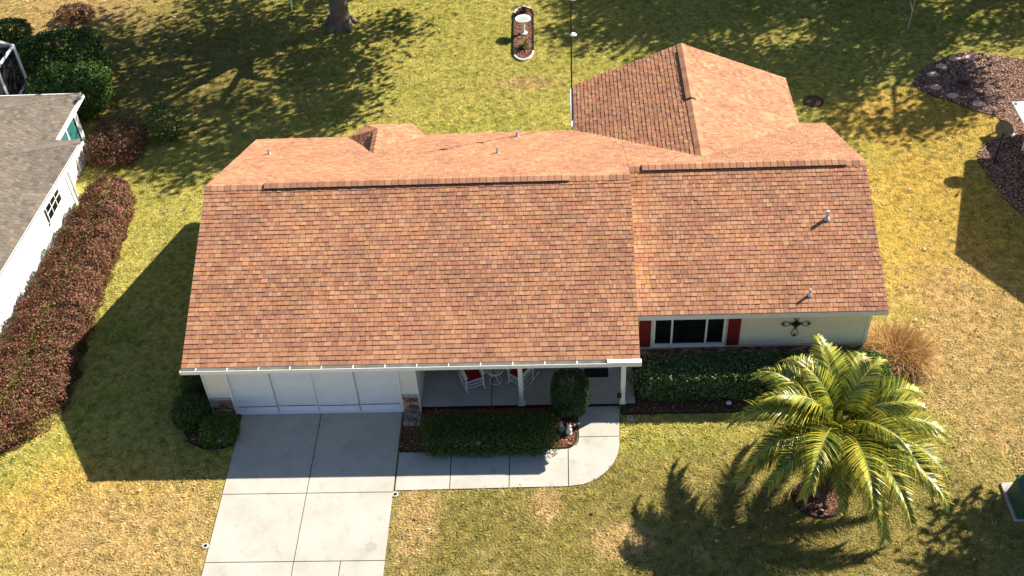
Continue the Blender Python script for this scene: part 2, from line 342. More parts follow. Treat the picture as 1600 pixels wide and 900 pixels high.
def z2(y): return ZE+S*(y-Y2)
D = .16
def xprof(name, x0, x1, prof, mat): return HB().loft([(x1, y, z) for y, z in prof][::-1], [(x0, y, z) for y, z in prof][::-1]).build(name, mat)
xprof('wall', -.70, 5.42, [(.14, 0), (10.3, 0), (10.3, zb(10.3)-D), (YR, ZR-D), (.14, zf(.14)-D)], 'cream')
xprof('wall', 5.42, 11.46, [(1.62, 0), (10.3, 0), (10.3, zb(10.3)-D), (YR, ZR-D), (1.62, zf(1.62)-D)], 'cream')
xprof('wall', 11.46, 18.55, [(1.62, 0), (10.3, 0), (10.3, zb(10.3)-D), (YR2, ZR2-D), (1.62, z2(1.62)-D)], 'cream')
HB().loft([(10.6, 10.3, 0), (17.62, 10.3, 0), (17.62, 10.3, ZB+S*.35-D), (WX, 10.3, WZ-D), (10.6, 10.3, ZB+S*.35-D)],
          [(10.6, 13.3, 0), (17.62, 13.3, 0), (17.62, 13.3, ZB+S*.35-D), (WX, 13.3, WZ-D), (10.6, 13.3, ZB+S*.35-D)]).build('wall', 'cream')
HB().prism([(2.55, 10.3), (4.75, 10.3), (4.2, 11.05), (3.0, 11.05)], 0, 2.3).build('bay_wall', 'cream')
# roof deck slabs
rf = HB()
def deckpoly(top, th=.13):
    nrm = (Vector(top[1])-Vector(top[0])).cross(Vector(top[2])-Vector(top[0])).normalized()
    t_ = [Vector(p)-nrm*.012 for p in top]; rf.loft([p-nrm*th for p in t_], t_)
planes = {}
planes['lf'] = [(XE0, YE, ZE), (XS, YE, ZE), (XS, YR, ZR), (XE0, YR, ZR)]
planes['rf'] = [(XS+.02, Y2, ZE), (XR2, Y2, ZE), (XR2, YR2, ZR2), (XS+.02, YR2, ZR2)]
planes['lb'] = [(XS, YB, ZB), (XE0, YB, ZB), (XE0, YR, ZR), (XS, YR, ZR)]
planes['rb'] = [(XR2, YB, ZB), (XS, YB, ZB), (XS, YR2, ZR2), (XR2, YR2, ZR2)]
planes['wl'] = [(WXL, WY, ZB), (WXL, YB-.02, ZB), (WX, WYA-.02, WZ), (WX, WY, WZ)]
planes['wr'] = [(WXR, YB-.02, ZB), (WXR, WY, ZB), (WX, WY, WZ), (WX, WYA-.02, WZ)]
for k in ('lf', 'rf', 'lb', 'rb'): deckpoly(planes[k])
for k in ('wl', 'wr'): deckpoly(planes[k], .12)
A_ = Vector((3.54, 8.43, 3.28)); Bp = Vector((3.55, 9.78, 3.28)); C_ = Vector((2.27, 10.64, 2.378)); D_ = Vector((2.82, 11.40, 2.36)); E_ = Vector((4.43, 11.38, 2.36)); F_ = Vector((5.09, 10.66, 2.378))
bay = [(C_, A_, Bp), (C_, Bp, D_), (D_, Bp, E_), (E_, Bp, F_), (F_, Bp, A_)]
for f in bay: rf.loft([v-Vector((0, 0, .14)) for v in f], [v-Vector((0, 0, .012)) for v in f])
roof = rf.build('roof', 'rust')
# shingles
SH = [(.36, .165, .095), (.40, .195, .115), (.31, .135, .08), (.45, .235, .145), (.25, .105, .070), (.185, .080, .062), (.37, .155, .075), (.28, .125, .088)]
SHW = [.16, .18, .13, .15, .11, .09, .07, .11]
mS = np.average(np.array(SH), axis=0, weights=SHW); SH = [tuple((np.array(c)*.46+mS*.54)*np.array((1.09, 1.19, 1.15))) for c in SH]
GREYS = [tuple(x*.52 for x in c) for c in ((.26, .225, .185), (.28, .245, .205), (.235, .205, .17), (.31, .275, .235), (.20, .175, .15))]
def pick(pal, wts): return pal[rng.choice(len(pal), p=wts)]
def tab(mb, o, u, v, n, a0, a1, b0, b1, r0, r1, th, c):
    """one shingle tab: bottom edge a0..a1 at row r0, top edge b0..b1 at r1, thick at the bottom"""
    P = lambda a, r, h: o+u*a+v*r+n*h
    vs = [P(a0, r0, -.004), P(a1, r0, -.004), P(b1, r1, -.004), P(b0, r1, -.004), P(a0, r0, th), P(a1, r0, th), P(b1, r1, .004), P(b0, r1, .004)]
    mb.add(vs, [(4, 5, 6, 7), (0, 1, 5, 4), (1, 2, 6, 5), (3, 0, 4, 7)], c)
def shingle_plane(mb, poly, pal, wts, expo=.143, skip=0, stain=None):
    P = [Vector(p) for p in poly]; n = (P[1]-P[0]).cross(P[2]-P[0]).normalized()
    if n.z < 0: P = P[::-1]; n = -n
    v = (Vector((0, 0, 1))-n*n.z).normalized(); u = v.cross(n); o = min(P, key=lambda p: p.z)
    q = [((p-o).dot(u), (p-o).dot(v)) for p in P]; hmax = max(b_ for a, b_ in q)
    def span(r):
        r = min(max(r, 1e-4), hmax-1e-4); xs_ = []
        for i in range(len(q)):
            (a0, b0), (a1, b1) = q[i], q[(i+1) % len(q)]
            if (b0 <= r) != (b1 <= r): xs_.append(a0+(a1-a0)*(r-b0)/(b1-b0))
        return (min(xs_), max(xs_)) if len(xs_) > 1 else (0, 0)
    r = -.02; row = 0
    while r < hmax-.02:
        r1 = min(r+expo+.015, hmax); (l0, h0), (l1, h1) = span(max(r, .001)), span(r1)
        if row >= skip:
            a = l0; last = None
            while a < h0-.01:
                wd = rng.choice([.10, .12, .14, .16, .18, .20])*rng.uniform(.95, 1.05); b_ = min(a+wd, h0)
                if h0-b_ < .06: b_ = h0
                ta = l1 if a <= l0+1e-6 else min(max(a, l1), h1); tb = h1 if b_ >= h0-1e-6 else min(max(b_, l1), h1)
                c = pick(pal, wts); c = tuple(x*rng.uniform(.94, 1.06) for x in c)
                if stain and rng.random() < stain(a, r): c = (c[0]*1.08, c[1]*1.05, c[2]*.78)
                tab(mb, o, u, v, n, a+.005, b_-.005, ta+.005, tb-.005, r, r1, rng.choice([.014, .018, .024]), c); a = b_
        r += expo; row += 1
    return o, u, v, n
def single_shingles(poly, rows, pal, wts, parent, off, limit, expo=.143, trim=0.):
    """the rows nearest the eave as one object each, sharing meshes"""
    P = [Vector(p) for p in poly]; n = (P[1]-P[0]).cross(P[2]-P[0]).normalized(); v = (Vector((0, 0, 1))-n*n.z).normalized(); u = v.cross(n); o = P[0]; Lx = (P[1]-P[0]).length
    var = {}
    for wd in (.15, .19, .22, .25):
        for ci in range(len(pal)):
            mb = MB(); tab(mb, Vector(), Vector((1, 0, 0)), Vector((0, 1, 0)), Vector((0, 0, 1)), .005, wd-.005, .005, wd-.005, 0, expo+.015, rng.choice([.015, .019, .024]), pal[ci])
            var[wd, ci] = mb.mesh('shingle', 'shingle')
    rot = Matrix((u, v, n)).transposed().to_4x4(); cnt = 0
    for row in range(rows):
        ws = []
        while sum(ws) < Lx-trim*row: ws.append(float(rng.choice([.15, .19, .22, .25], p=[.2, .3, .3, .2])))
        k = (Lx-trim*row)/sum(ws); a = 0
        for wd in ws:
            ob = link('shingle', var[wd, int(rng.choice(len(pal), p=wts))], parent)
            ob.matrix_local = Matrix.Translation(o+u*a+v*(row*expo-.02)-off) @ rot @ Matrix.Diagonal((k, 1, 1, 1)); a += wd*k; cnt += 1
    return cnt
nrow = 5
single_shingles(planes['lf'], nrow, SH, SHW, roof, HL, 300)
sf = HB()
shingle_plane(sf, planes['lf'], SH, SHW, skip=nrow)
shingle_plane(sf, planes['rf'], SH, SHW, stain=lambda a, r: max(0, .5-a*1.1) if r > .8 else .0)
for k in ('lb', 'rb', 'wl', 'wr'): shingle_plane(sf, planes[k], SH, SHW)
for f in bay: shingle_plane(sf, f, SH, SHW)
tag(sf.build('shingle_field', 'shingle', roof), kind='stuff')
# ridge vents and caps
def ridge(p, q, sl_a, sl_b, lift=lambda s: 0, step=.2, wid=.165, off=HL, parent=None, pal=SH, wts=SHW):
    p, q = Vector(p), Vector(q); d = (q-p).normalized(); Lr = (q-p).length; k = int(Lr/step); step = Lr/k
    for i in range(k):
        s0, s1 = i*step, min((i+1)*step+.03, Lr); h = lift((s0+s1)/2)+.02; mb = MB(); c = pick(pal, wts); vs = []
        for s, hh in ((s0, h+.012), (s1, h)):
            b_ = p+d*s+Vector((0, 0, hh)); vs += [b_+Vector(sl_a)*wid, b_, b_+Vector(sl_b)*wid]
        vs += [x-Vector((0, 0, .018)) for x in vs]
        mb.add([x-off for x in vs], [(0, 3, 4, 1), (1, 4, 5, 2), (0, 1, 7, 6), (1, 2, 8, 7), (3, 0, 6, 9), (2, 5, 11, 8), (3, 9, 10, 4), (4, 10, 11, 5)], c); mb.build('ridge_cap', 'shingle', parent or roof)
sF, sB = (0, -1, -S), (0, 1, -S); sL, sR = (-1, 0, -S), (1, 0, -S)
VH = .045
ridge((XE0, YR, ZR), (XS, YR, ZR), sF, sB, lambda s: VH if 1.84 < s < 10.94 else 0)
ridge((XS, YR2, ZR2), (XR2, YR2, ZR2), sF, sB, lambda s: VH if .45 < s < 6.43 else 0)
ridge((WX, WY, WZ), (WX, WYA, WZ), sL, sR, lambda s: VH if .35 < s < 3.6 else 0)
ridge(A_, Bp, sL, sR)
for e in (D_, E_): ridge(e, Bp, (-.7, -.3, -.3), (.7, -.3, -.3), wid=.1)
def vent(p, q, a):
    p, q = Vector(p), Vector(q); wv = Vector(a)*.155; w2 = Vector((-a[0], -a[1], a[2]))*.155; z = Vector((0, 0, VH)); z0 = Vector((0, 0, -.005))
    HB().loft([p+wv+z0, p+w2+z0, p+w2+z, p+z, p+wv+z], [q+wv+z0, q+w2+z0, q+w2+z, q+z, q+wv+z]).build('ridge_vent', 'dark', roof)
vent((XE0+1.86, YR, ZR), (XE0+10.92, YR, ZR), sF); vent((XS+.5, YR2, ZR2), (XS+6.4, YR2, ZR2), sF); vent((WX, WY-.38, WZ), (WX, WY-3.58, WZ), sL)
# plumbing vents
def pipe(x, y, z, h, r):
    b_ = HB(); b_.tube([(x, y, z-.05), (x, y, z+h)], r, 12); o = b_.build('vent_pipe', 'galv', roof, smooth=False)
    f = HB(); f.tube([(x, y-.01, z-.01), (x, y, z+.04), (x, y, z+.07)], [r*2.0, r*1.5, r*1.15], 12); f.build('flashing', 'galv', roof)
def on(pl, x, y): return {'lf': zf, 'rf': z2, 'lb': zb}[pl](y)
for x, y, h, r in ((17.5, 4.0, .30, .05), (16.72, 1.72, .24, .035)): pipe(x, y, z2(y), h, r)
for x, y, h, r in ((.0, 8.6, .22, .04), (7.68, 7.9, .26, .04), (8.25, 10.0, .26, .05)): pipe(x, y, zb(y), h, r)
# fascia, rakes, soffits
hbox('fascia', 'white', XE0, YE-.02, ZE-.17, XS, YE+.01, ZE-.025)
hbox('fascia', 'white_vinyl', XS+.02, Y2-.03, ZE-.19, XR2, Y2, ZE-.02)
hbox('fascia', 'white', XE0, YB-.01, ZB-.17, WXL, YB+.02, ZB-.03); hbox('fascia', 'white', WXR, YB-.01, ZB-.17, XR2, YB+.02, ZB-.03)
hbox('fascia', 'white', WXL-.02, YB, ZB-.17, WXL+.01, WY, ZB-.03); hbox('fascia', 'white', WXR-.01, YB, ZB-.17, WXR+.02, WY, ZB-.03)
def rake(p, q, ax, s):
    p, q = Vector(p), Vector(q); a = Vector(ax)*.025; p = p-Vector(ax)*.05*s; q = q-Vector(ax)*.05*s; z = Vector((0, 0, -.29)); z1 = Vector((0, 0, -.155)); HB().loft([p+z, p+z+a, p+z1+a, p+z1], [q+z, q+z+a, q+z1+a, q+z1]).build('rake_board', 'white')
for x, s, A, Bq in ((XE0, -1, (YE, ZE), (YR, ZR)), (XE0, -1, (YB, ZB), (YR, ZR)), (XR2, 1, (Y2, ZE), (YR2, ZR2)), (XR2, 1, (YB, ZB), (YR2, ZR2)), (XS, 1, (YE, ZE), (1.2, zf(1.2)))):
    rake((x, *A), (x, *Bq), (1, 0, 0), s)
for xa, sgn in ((WXL, 1), (WXR, -1)): rake((xa, WY, ZB), (WX, WY, WZ), (0, 1, 0), 1)
hbox('soffit', 'soffit', XE0+.02, YE+.02, ZE-.20, -.70, 1.55, ZE-.175); hbox('soffit', 'soffit', -.69, YE+.02, ZE-.20, 5.41, .135, ZE-.175)
hbox('porch_ceiling', 'soffit', 5.43, YE+.02, ZE-.20, XS-.03, 1.60, ZE-.175); hbox('soffit', 'soffit', XS+.03, Y2+.02, ZE-.21, XR2-.02, 1.60, ZE-.19)
# seam wall between the two front slopes
HB().loft([(XS-.05, 1.3, ZE-.1), (XS-.05, YR, z2(YR)-.1), (XS-.05, YR, zf(YR)-.15), (XS-.05, 1.3, zf(1.3)-.15)], [(XS-.02, 1.3, ZE-.1), (XS-.02, YR, z2(YR)-.1), (XS-.02, YR, zf(YR)-.15), (XS-.02, 1.3, zf(1.3)-.15)]).build('step_wall', 'white')
# gutter with hangers
gx0, gx1 = XE0-.02, 10.86
gt = HB(); y0, y1, zt, zb_ = YE-.145, YE-.022, ZE-.035, ZE-.135
gt.box(gx0, y0, zb_, gx1, y1, zb_+.008); gt.box(gx0, y1-.006, zb_+.008, gx1, y1, zt); gt.box(gx0, y0, zb_+.008, gx0+.008, y1-.006, zt); gt.box(gx1-.008, y0, zb_+.008, gx1, y1-.006, zt)
gutter = gt.build('gutter', 'gutter_in')
HB().box(gx0-.004, y0-.02, zb_-.006, gx1, y0-.0005, zt+.022).build('gutter_lip', 'white', gutter, bevel=.006)
for i in range(14): x = gx0+.45+i*.885; HB().box(x-.012, y0-.014, zt+.012, x+.012, y1+.03, zt+.028).build('gutter_strap', 'white', gutter)
HB().box(10.86, y0-.02, zb_-.02, XS+.03, YE-.022, ZE+.012).build('gutter_end', 'white', bevel=.008)
ws = HB().box(WXL-.14, 11.0, ZB-.13, WXL-.02, 13.4, ZB-.04).build('gutter', 'white_vinyl', bevel=.01)
dn = HB(); dn.tube([(-.86, -.42, ZE-.15), (-.86, -.38, ZE-.3), (-.80, .2, ZE-.5), (-.80, .22, .1)], .045, 8); dn.build('downspout', 'white')
# garage front
box_ = hbox
hbox('garage_header', 'white', -.70, -.0, 2.12, 5.42, .137, ZE-.2)
for x0, x1 in ((-.70, -.07), (4.95, 5.42)):
    hbox('pilaster', 'stucco', x0, -.02, .74, x1, .137, 2.118); hbox('pilaster_cap', 'stone', x0-.01, -.07, .70, x1+.01, -.022, .745)
    hbox('pilaster_core', 'mortar', x0+.005, -.045, 0, x1-.005, .136, .70)
BRK = [(.33, .17, .12), (.40, .25, .19), (.22, .11, .09), (.50, .38, .31), (.15, .085, .08), (.45, .28, .21)]
def brick_rows(x0, x1, y, z0, z1, single, holder=None):
    z = z0; k = 0; mb = HB()
    while z < z1-.03:
        x = x0-(.091 if k % 2 else 0)
        while x < x1-.02:
            a, b_ = max(x, x0), min(x+.168, x1)
            if b_-a > .03:
                c = tuple(np.array(BRK[rng.integers(6)])*rng.uniform(.85, 1.15)); pr = rng.uniform(.0, .006)
                if single: HB().box(a, y-.012-pr, z, b_, y+.01, z+.052, c).build('brick', 'brick', holder)
                else: mb.box(a, y-.012-pr, z, b_, y+.01, z+.052, c)
            x += .182
        z += .066; k += 1
    if not single: tag(mb.build('brickwork', 'brick', holder), kind='stuff')
for x0, x1 in ((-.70, -.07), (4.95, 5.42)): brick_rows(x0, x1, -.045, .02, .70, True)
hbox('corner_board', 'white', -.735, -.055, 0, -.702, .30, 2.3); hbox('corner_board', 'white', 5.422, -.05, 0, 5.455, .06, 2.3)
hbox('door_jamb', 'white', -.068, -.05, 0, .0, .13, 2.117); hbox('door_jamb', 'white', 4.88, -.05, 0, 4.948, .13, 2.117)
sd = hbox('screen_track', 'kick', .0, -.04, -.01, 4.88, .10, .035)
for i in range(4):
    x0 = .005+i*1.2175; x1 = x0+1.2175; y = .03 if i % 2 else .012
    p = hbox('screen_panel', 'screen', x0+.03, y+.012, .28, x1-.03, y+.03, 2.10)
    for nm, q in (('panel_stile', (x0, .036, x0+.035, 2.115)), ('panel_stile', (x1-.035, .036, x1-.003, 2.115)), ('panel_rail', (x0+.036, .98, x1-.036, 1.02)), ('panel_rail', (x0+.036, 2.07, x1-.036, 2.112))):
        HB().box(q[0], y, q[1], q[2], y+.045, q[3]).build(nm, 'white', p)
    HB().box(x0+.036, y-.008, .04, x1-.036, y+.04, .27).build('kick_plate', 'kick', p)
    HB().box(x0+.036, y-.006, .272, x1-.036, y+.002, .284).build('gap_shade_strip', 'dark', p); HB().box(x1-.012, y-.012, .04, x1-.002, y-.002, 2.11).build('gap_shade_strip', 'dark', p)  # solid black strips added to draw shade along the panel and kick plate edges
def eye_light(x):
    lt = hbox('flood_light', 'white', x-.06, -.10, 2.16, x+.06, -.03, 2.26, bevel=.01); HB().tube([(x-.07, -.08, 2.2), (x-.12, -.2, 2.13)], [.03, .06], 10).build('lamp_head', 'white', lt); HB().tube([(x+.07, -.08, 2.2), (x+.12, -.2, 2.13)], [.03, .06], 10).build('lamp_head', 'white', lt)
eye_light(-.38); eye_light(5.15)
# porch: back wall, brick base, door, side wall, posts, beam
hbox('porch_side_wall', 'stucco', 5.425, .07, .1, 5.447, 1.60, 2.295)
hbox('brick_base', 'mortar', 5.45, 1.585, .1, 10.05, 1.615, .80); brick_rows(5.45, 10.05, 1.582, .11, .79, False)
hbox('wall_cap', 'stone', 5.45, 1.55, .80, 10.05, 1.617, .835)
fd = hbox('front_door', 'white_vinyl', 10.16, 1.56, .12, 11.08, 1.61, 2.18)
for zz in (.3, 1.2):
    for xx in (10.26, 10.66): HB().box(xx, 1.548, zz, xx+.32, 1.559, zz+.75).build('door_panel', 'white', fd, bevel=.006)
HB().tube([(10.99, 1.54, 1.08), (10.99, 1.50, 1.08)], .03, 10).build('door_knob', 'galv', fd)
hbox('door_jamb', 'white', 10.06, 1.53, .1, 10.15, 1.612, 2.28); hbox('door_jamb', 'white', 11.09, 1.53, .1, 11.18, 1.612, 2.28); hbox('door_sill', 'kick', 10.12, 1.46, .1, 11.12, 1.556, .135)
hbox('brick_base', 'mortar', 11.19, 1.585, .1, 11.75, 1.615, .80); brick_rows(11.19, 11.75, 1.582, .11, .79, False)
hbox('porch_beam', 'white', 5.46, .02, 2.12, XS-.06, .16, 2.295)
for x in (8.42, 11.36):
    po = hbox('porch_post', 'white', x-.065, .03, .13, x+.065, .155, 2.117, bevel=.008); HB().box(x-.095, .0, .1, x+.095, .185, .16).build('post_base', 'white', po, bevel=.01); HB().box(x-.085, .012, 2.02, x+.085, .172, 2.10).build('post_collar', 'white', po, bevel=.008)
# right front wall
hbox('brick_base', 'mortar', 11.78, 1.585, 0, 18.5, 1.617, .83); brick_rows(11.78, 18.5, 1.582, .01, .82, False); hbox('wall_cap', 'stone', 11.76, 1.53, .832, 18.52, 1.617, .87)
z = .875; WIN = (12.02, 14.78)
while z < 2.26:
    zt_ = min(z+.112, 2.285)
    for x0, x1 in ((11.79, 12.3), (14.42, 18.47)):
        HB().loft([(x0, 1.587, z), (x0, 1.618, z), (x0, 1.618, zt_), (x0, 1.607, zt_)], [(x1, 1.587, z), (x1, 1.618, z), (x1, 1.618, zt_), (x1, 1.607, zt_)]).build('siding_board', 'cream')
    z += .112
hbox('corner_board', 'white', 18.47, 1.565, .87, 18.57, 1.66, 2.3)
wn = hbox('window', 'glass', 12.36, 1.60, .98, 14.36, 1.617, 2.10)
for nm, q in (('window_frame', (12.30, .90, 14.42, .98)), ('window_frame', (12.30, 2.10, 14.42, 2.18)), ('window_frame', (12.30, .981, 12.37, 2.099)), ('window_frame', (14.35, .981, 14.42, 2.099)), ('mullion', (12.83, .981, 12.885, 2.099)), ('mullion', (13.83, .981, 13.885, 2.099))):
    HB().box(q[0], 1.555, q[1], q[2], 1.616, q[3]).build(nm, 'white', wn)
HB().box(12.26, 1.52, .872, 14.46, 1.60, .899).build('window_sill', 'white', wn)
for x0, x1, y in ((12.375, 12.828, 1.592), (12.89, 13.825, 1.588), (13.89, 14.345, 1.592)): HB().box(x0, y, .985, x1, y+.006, 2.095).build('pane', 'glass', wn)
for x0, x1 in ((11.90, 12.24), (14.48, 14.84)):
    sh = hbox('shutter', 'shutter', x0, 1.555, .89, x1, 1.585, 2.19, bevel=.005)
    for z0, z1 in ((.96, 1.50), (1.56, 2.12)): HB().box(x0+.05, 1.546, z0, x1-.05, 1.554, z1).build('shutter_panel', 'shutter', sh, bevel=.004)
hbox('wall_outlet_cover', 'white', 16.75, 1.56, .95, 17.15, 1.586, .99)
# wing and gable windows for the sides (real openings the photo's camera cannot see)
for y in (4.0, 7.5):
    wv = hbox('window', 'glass', 18.551, y, .95, 18.57, y+1.1, 2.0); HB().box(18.551, y-.06, .88, 18.58, y+1.16, .95).build('window_sill', 'white', wv)

# wrought-iron cross on the front wall
cr = empty('wall_cross', (16.43, 1.57, 1.72), 'black wrought-iron scrollwork cross hung on cream siding', 'ornament')
b_ = MB()
for a, Lr in ((0, .42), (math.pi, .42), (math.pi/2, .42), (-math.pi/2, .52)):
    ca, sa = math.cos(a), math.sin(a); T = lambda r, s: (ca*r-sa*s, -.012, sa*r+ca*s)
    b_ = MB(); b_.tube([T(.03, 0), T(Lr*.45, 0)], .012, 6)
    for s in (-1, 1): b_.tube([T(.1, 0), T(Lr*.45, s*.05), T(Lr*.7, s*.10), T(Lr*.88, s*.085), T(Lr*.98, 0)], .010, 6)
    b_.tube([T(Lr*.72, 0), T(Lr*.85, 0), T(Lr*1.0, 0)], [.006, .03, .004], 6); b_.build('cross_arm', 'black_metal', cr)
b_ = MB(); b_.tube([(0, .005, 0), (0, -.05, 0)], [.09, .03], 10)
for k in range(8): a = k*.785+.39; b_.tube([(0, -.02, 0), (.09*math.cos(a), -.03, .09*math.sin(a)), (.14*math.cos(a), -.02, .14*math.sin(a))], [.01, .03, .004], 6)
b_.build('rosette', 'black_metal', cr)

# ------------------------------------------------------------------ porch furniture
def rocker(x, y, rz, label):
    r = empty('rocking_chair', (x, y, .10), label, 'rocking chair', 'rocking chairs on the porch', rz)
    for s in (-.27, .27):
        b_ = MB(); b_.tube([(s, -.42+.86*k/8+(.1 if k == 8 else 0), .025+.17*((k-4)/4)**2*.55) for k in range(9)], .02, 6, flat=1.3); b_.build('rocker_rail', 'white', r)
        MB().tube([(s, -.27, .04), (s, -.27, .63)], .022, 8).build('front_leg', 'white', r)
        MB().tube([(s*.95, .22, .04), (s*.95, .26, .45), (s*.95, .43, 1.12)], .022, 8).build('back_post', 'white', r)
        b_ = MB(); b_.box(s-.055, -.34, .63, s+.055, .32, .66); b_.build('armrest', 'white', r, bevel=.012)
    b_ = MB().box(-.26, -.29, .40, .26, .24, .425); b_.build('seat', 'white', r, bevel=.01)
    for zz in (.16, .28): MB().tube([(-.27, -.27, zz), (.27, -.27, zz)], .014, 6).build('stretcher', 'white', r)
    for s in (-.27, .27): MB().tube([(s, -.27, .24), (s, .23, .24)], .013, 6).build('side_stretcher', 'white', r)
    for zz, yy in ((.5, .285), (1.08, .42)): MB().box(-.25, yy-.015, zz, .25, yy+.015, zz+.07).build('back_rail', 'white', r)
    for k in range(6):
        xx = -.2+k*.08; b_ = MB(); b_.loft([(xx-.022, .275, .52), (xx+.022, .275, .52), (xx+.022, .292, .52), (xx-.022, .292, .52)], [(xx-.022, .415, 1.1), (xx+.022, .415, 1.1), (xx+.022, .432, 1.1), (xx-.022, .432, 1.1)]); b_.build('back_slat', 'white', r)
    MB().box(-.235, -.26, .427, .235, .21, .49).build('cushion', 'cushion', r, bevel=.03)
    MB().box(-.2, .215, .60, .2, .27, .95).build('back_cushion', 'screen', r, bevel=.02)
rocker(6.93, .93, R(22), 'white rocking chair with red cushion on porch, beside garage wall')
rocker(8.40, .98, R(-36), 'white rocking chair with red cushion on porch, behind the square post')
tb = empty('side_table', (7.62, 1.02, .10), 'small round white glass-topped wire table between two rocking chairs', 'table')
cr_ = lambda r_, z_, n=20: [(r_*math.cos(k*6.2832/n), r_*math.sin(k*6.2832/n), z_) for k in range(n+1)]
MB().tube(cr_(.255, .52), .016, 6).build('top_ring', 'white', tb); MB().tube(cr_(.18, .03), .012, 6).build('base_ring', 'white', tb)
m, t, b = newmat('clear_glass', .03, .5); b.inputs['Base Color'].default_value = (.8, .88, .88, 1); b.inputs['Alpha'].default_value = .12
MB().lathe([(0, .513), (.24, .513), (.24, .523), (0, .523)], 20).build('glass_top', 'clear_glass', tb)
for k in range(3): a = k*2.094+.5; MB().tube([(.24*math.cos(a), .24*math.sin(a), .52), (.10*math.cos(a+.4), .10*math.sin(a+.4), .27), (.18*math.cos(a+.8), .18*math.sin(a+.8), .03)], .012, 6).build('leg', 'white', tb)
mt_ = MB(); mt_.box(-.36, -.21, 0, .36, .21, .014); tag(mt_.build('door_mat', 'rubber', loc=(10.64, 1.30, .101), bevel=.004), 'black rectangular rubber mat lying before the front door', 'mat')

# ------------------------------------------------------------------ planting round the house
shrub('boxwood_shrub', (-.33, -.90, .36), (.56, .50, .40), 'rounded dark green shrub touching the driveway edge by the brick pilaster', 'shrub', 'rounded shrubs at the garage corner', n=5000, seed=2, pal=MIDG)
shrub('boxwood_shrub', (-1.28, -.27, .42), (.57, .54, .46), 'rounded dark green shrub beside the garage corner, middle of three', 'shrub', 'rounded shrubs at the garage corner', n=5000, seed=3, pal=DKG)
shrub('boxwood_shrub', (-1.3, .95, .5), (.5, .55, .55), 'dark green shrub tucked against the garage side under the eave', 'shrub', 'rounded shrubs at the garage corner', n=4500, seed=4, pal=DKG)
shrub('porch_hedge', (7.47, -1.25, .36), (2.08, .60, .40), 'clipped long dark green hedge between porch and walkway', 'hedge', n=22000, p=5, size=.06, amp=.04, f=6, seed=5)
shrub('globe_topiary', (9.83, -.17, .86), (.56, .56, .74), 'tall rounded clipped evergreen bush beside the porch entrance', 'shrub', n=9000, p=2.7, size=.06, amp=.025, f=6, seed=6, pal=[(.022, .06, .018), (.035, .085, .022), (.016, .042, .014), (.05, .11, .03)])
shrub('foundation_hedge', (14.3, .62, .55), (2.75, .55, .58), 'long clipped dark hedge below the shuttered window', 'hedge', n=26000, p=5, size=.075, amp=.05, f=6, seed=8, pal=[(.06, .11, .028), (.10, .17, .05), (.04, .075, .02), (.20, .26, .13)])
shrub('foundation_shrub', (18.2, .62, .52), (.95, .68, .56), 'leafy green clipped shrub at the wall end, before tan grass', 'shrub', n=10000, p=3, size=.075, amp=.06, f=5, seed=9, pal=MIDG)
# tan ornamental grass clump
og = empty('ornamental_grass', (19.6, 1.75, -.03), 'tall arching clump of dry tan ornamental grass at the house corner', 'grass clump')
nb = 5200; ph = rng.uniform(0, 6.2832, nb); r0 = rng.uniform(0, .62, nb)**.7; Ln = rng.uniform(.4, 1.15, nb); lean = rng.uniform(.25, 1.75, nb); Vs = []; 
bx, by = r0*np.cos(ph)*1.05+r0*np.sin(ph)*-.3, r0*np.sin(ph)*.95; ph2 = ph+rng.normal(0, .95, nb); pts = []
for k in range(5):
    s = k/4; ang = lean*(.35+1.15*s*s); 
    if k == 0: px, py, pz = bx, by, np.zeros(nb)
    else: px = px+np.cos(ph2)*np.sin(ang)*Ln/4; py = py+np.sin(ph2)*np.sin(ang)*Ln/4; pz = pz+np.cos(ang)*Ln/4
    pts.append(np.stack([px, py, np.maximum(pz, .02)], 1))
wd = np.stack([-np.sin(ph2), np.cos(ph2), np.zeros(nb)], 1)*.012; V = []
for k in range(4): V.append(np.stack([pts[k]-wd*(1-k*.22), pts[k]+wd*(1-k*.22), pts[k+1]+wd*(.78-k*.22), pts[k+1]-wd*(.78-k*.22)], 1))
pal = np.array([(.48, .27, .07), (.56, .36, .14), (.40, .20, .05), (.60, .46, .28), (.32, .18, .08)]); Cc = pal[rng.integers(0, 5, nb)]*rng.uniform(.7, 1.2, (nb, 1))
link('blades', quads_mesh('blades', np.concatenate(V), np.concatenate([Cc]*4), 'dry_leaf'), og)
MB().lathe([(.0, .0), (.45, .0), (.38, .16), (0, .22)], 12).build('crown_base', 'twig', og)

# ------------------------------------------------------------------ palm
palm = empty('palm_tree', (16.5, -3.15, -.02), 'feathery yellow-green palm growing from a mulch ring on the lawn', 'palm tree')
CR = Vector((.2, .38, 2.35))
b_ = MB(); tp = [Vector((0, 0, -.05)).lerp(CR, k/10) for k in range(11)]; b_.tube(tp, [.26, .22]+[.19+(.02 if k % 2 else 0) for k in range(8)]+[.15], 14); b_.build('trunk', 'palm_bark', palm)
for k in range(14):
    a = k*2.4; z_ = .9+k*.1; c0 = Vector((0, 0, 0)).lerp(CR, z_/2.5); MB().tube([c0+Vector((.13*math.cos(a), .13*math.sin(a), 0)), c0+Vector((.28*math.cos(a), .28*math.sin(a), .22))], [.06, .03], 6).build('frond_stub', 'palm_bark', palm)
PG = [(.24, .29, .03), (.36, .38, .04), (.13, .17, .02), (.44, .42, .05), (.075, .115, .016), (.50, .42, .055)]
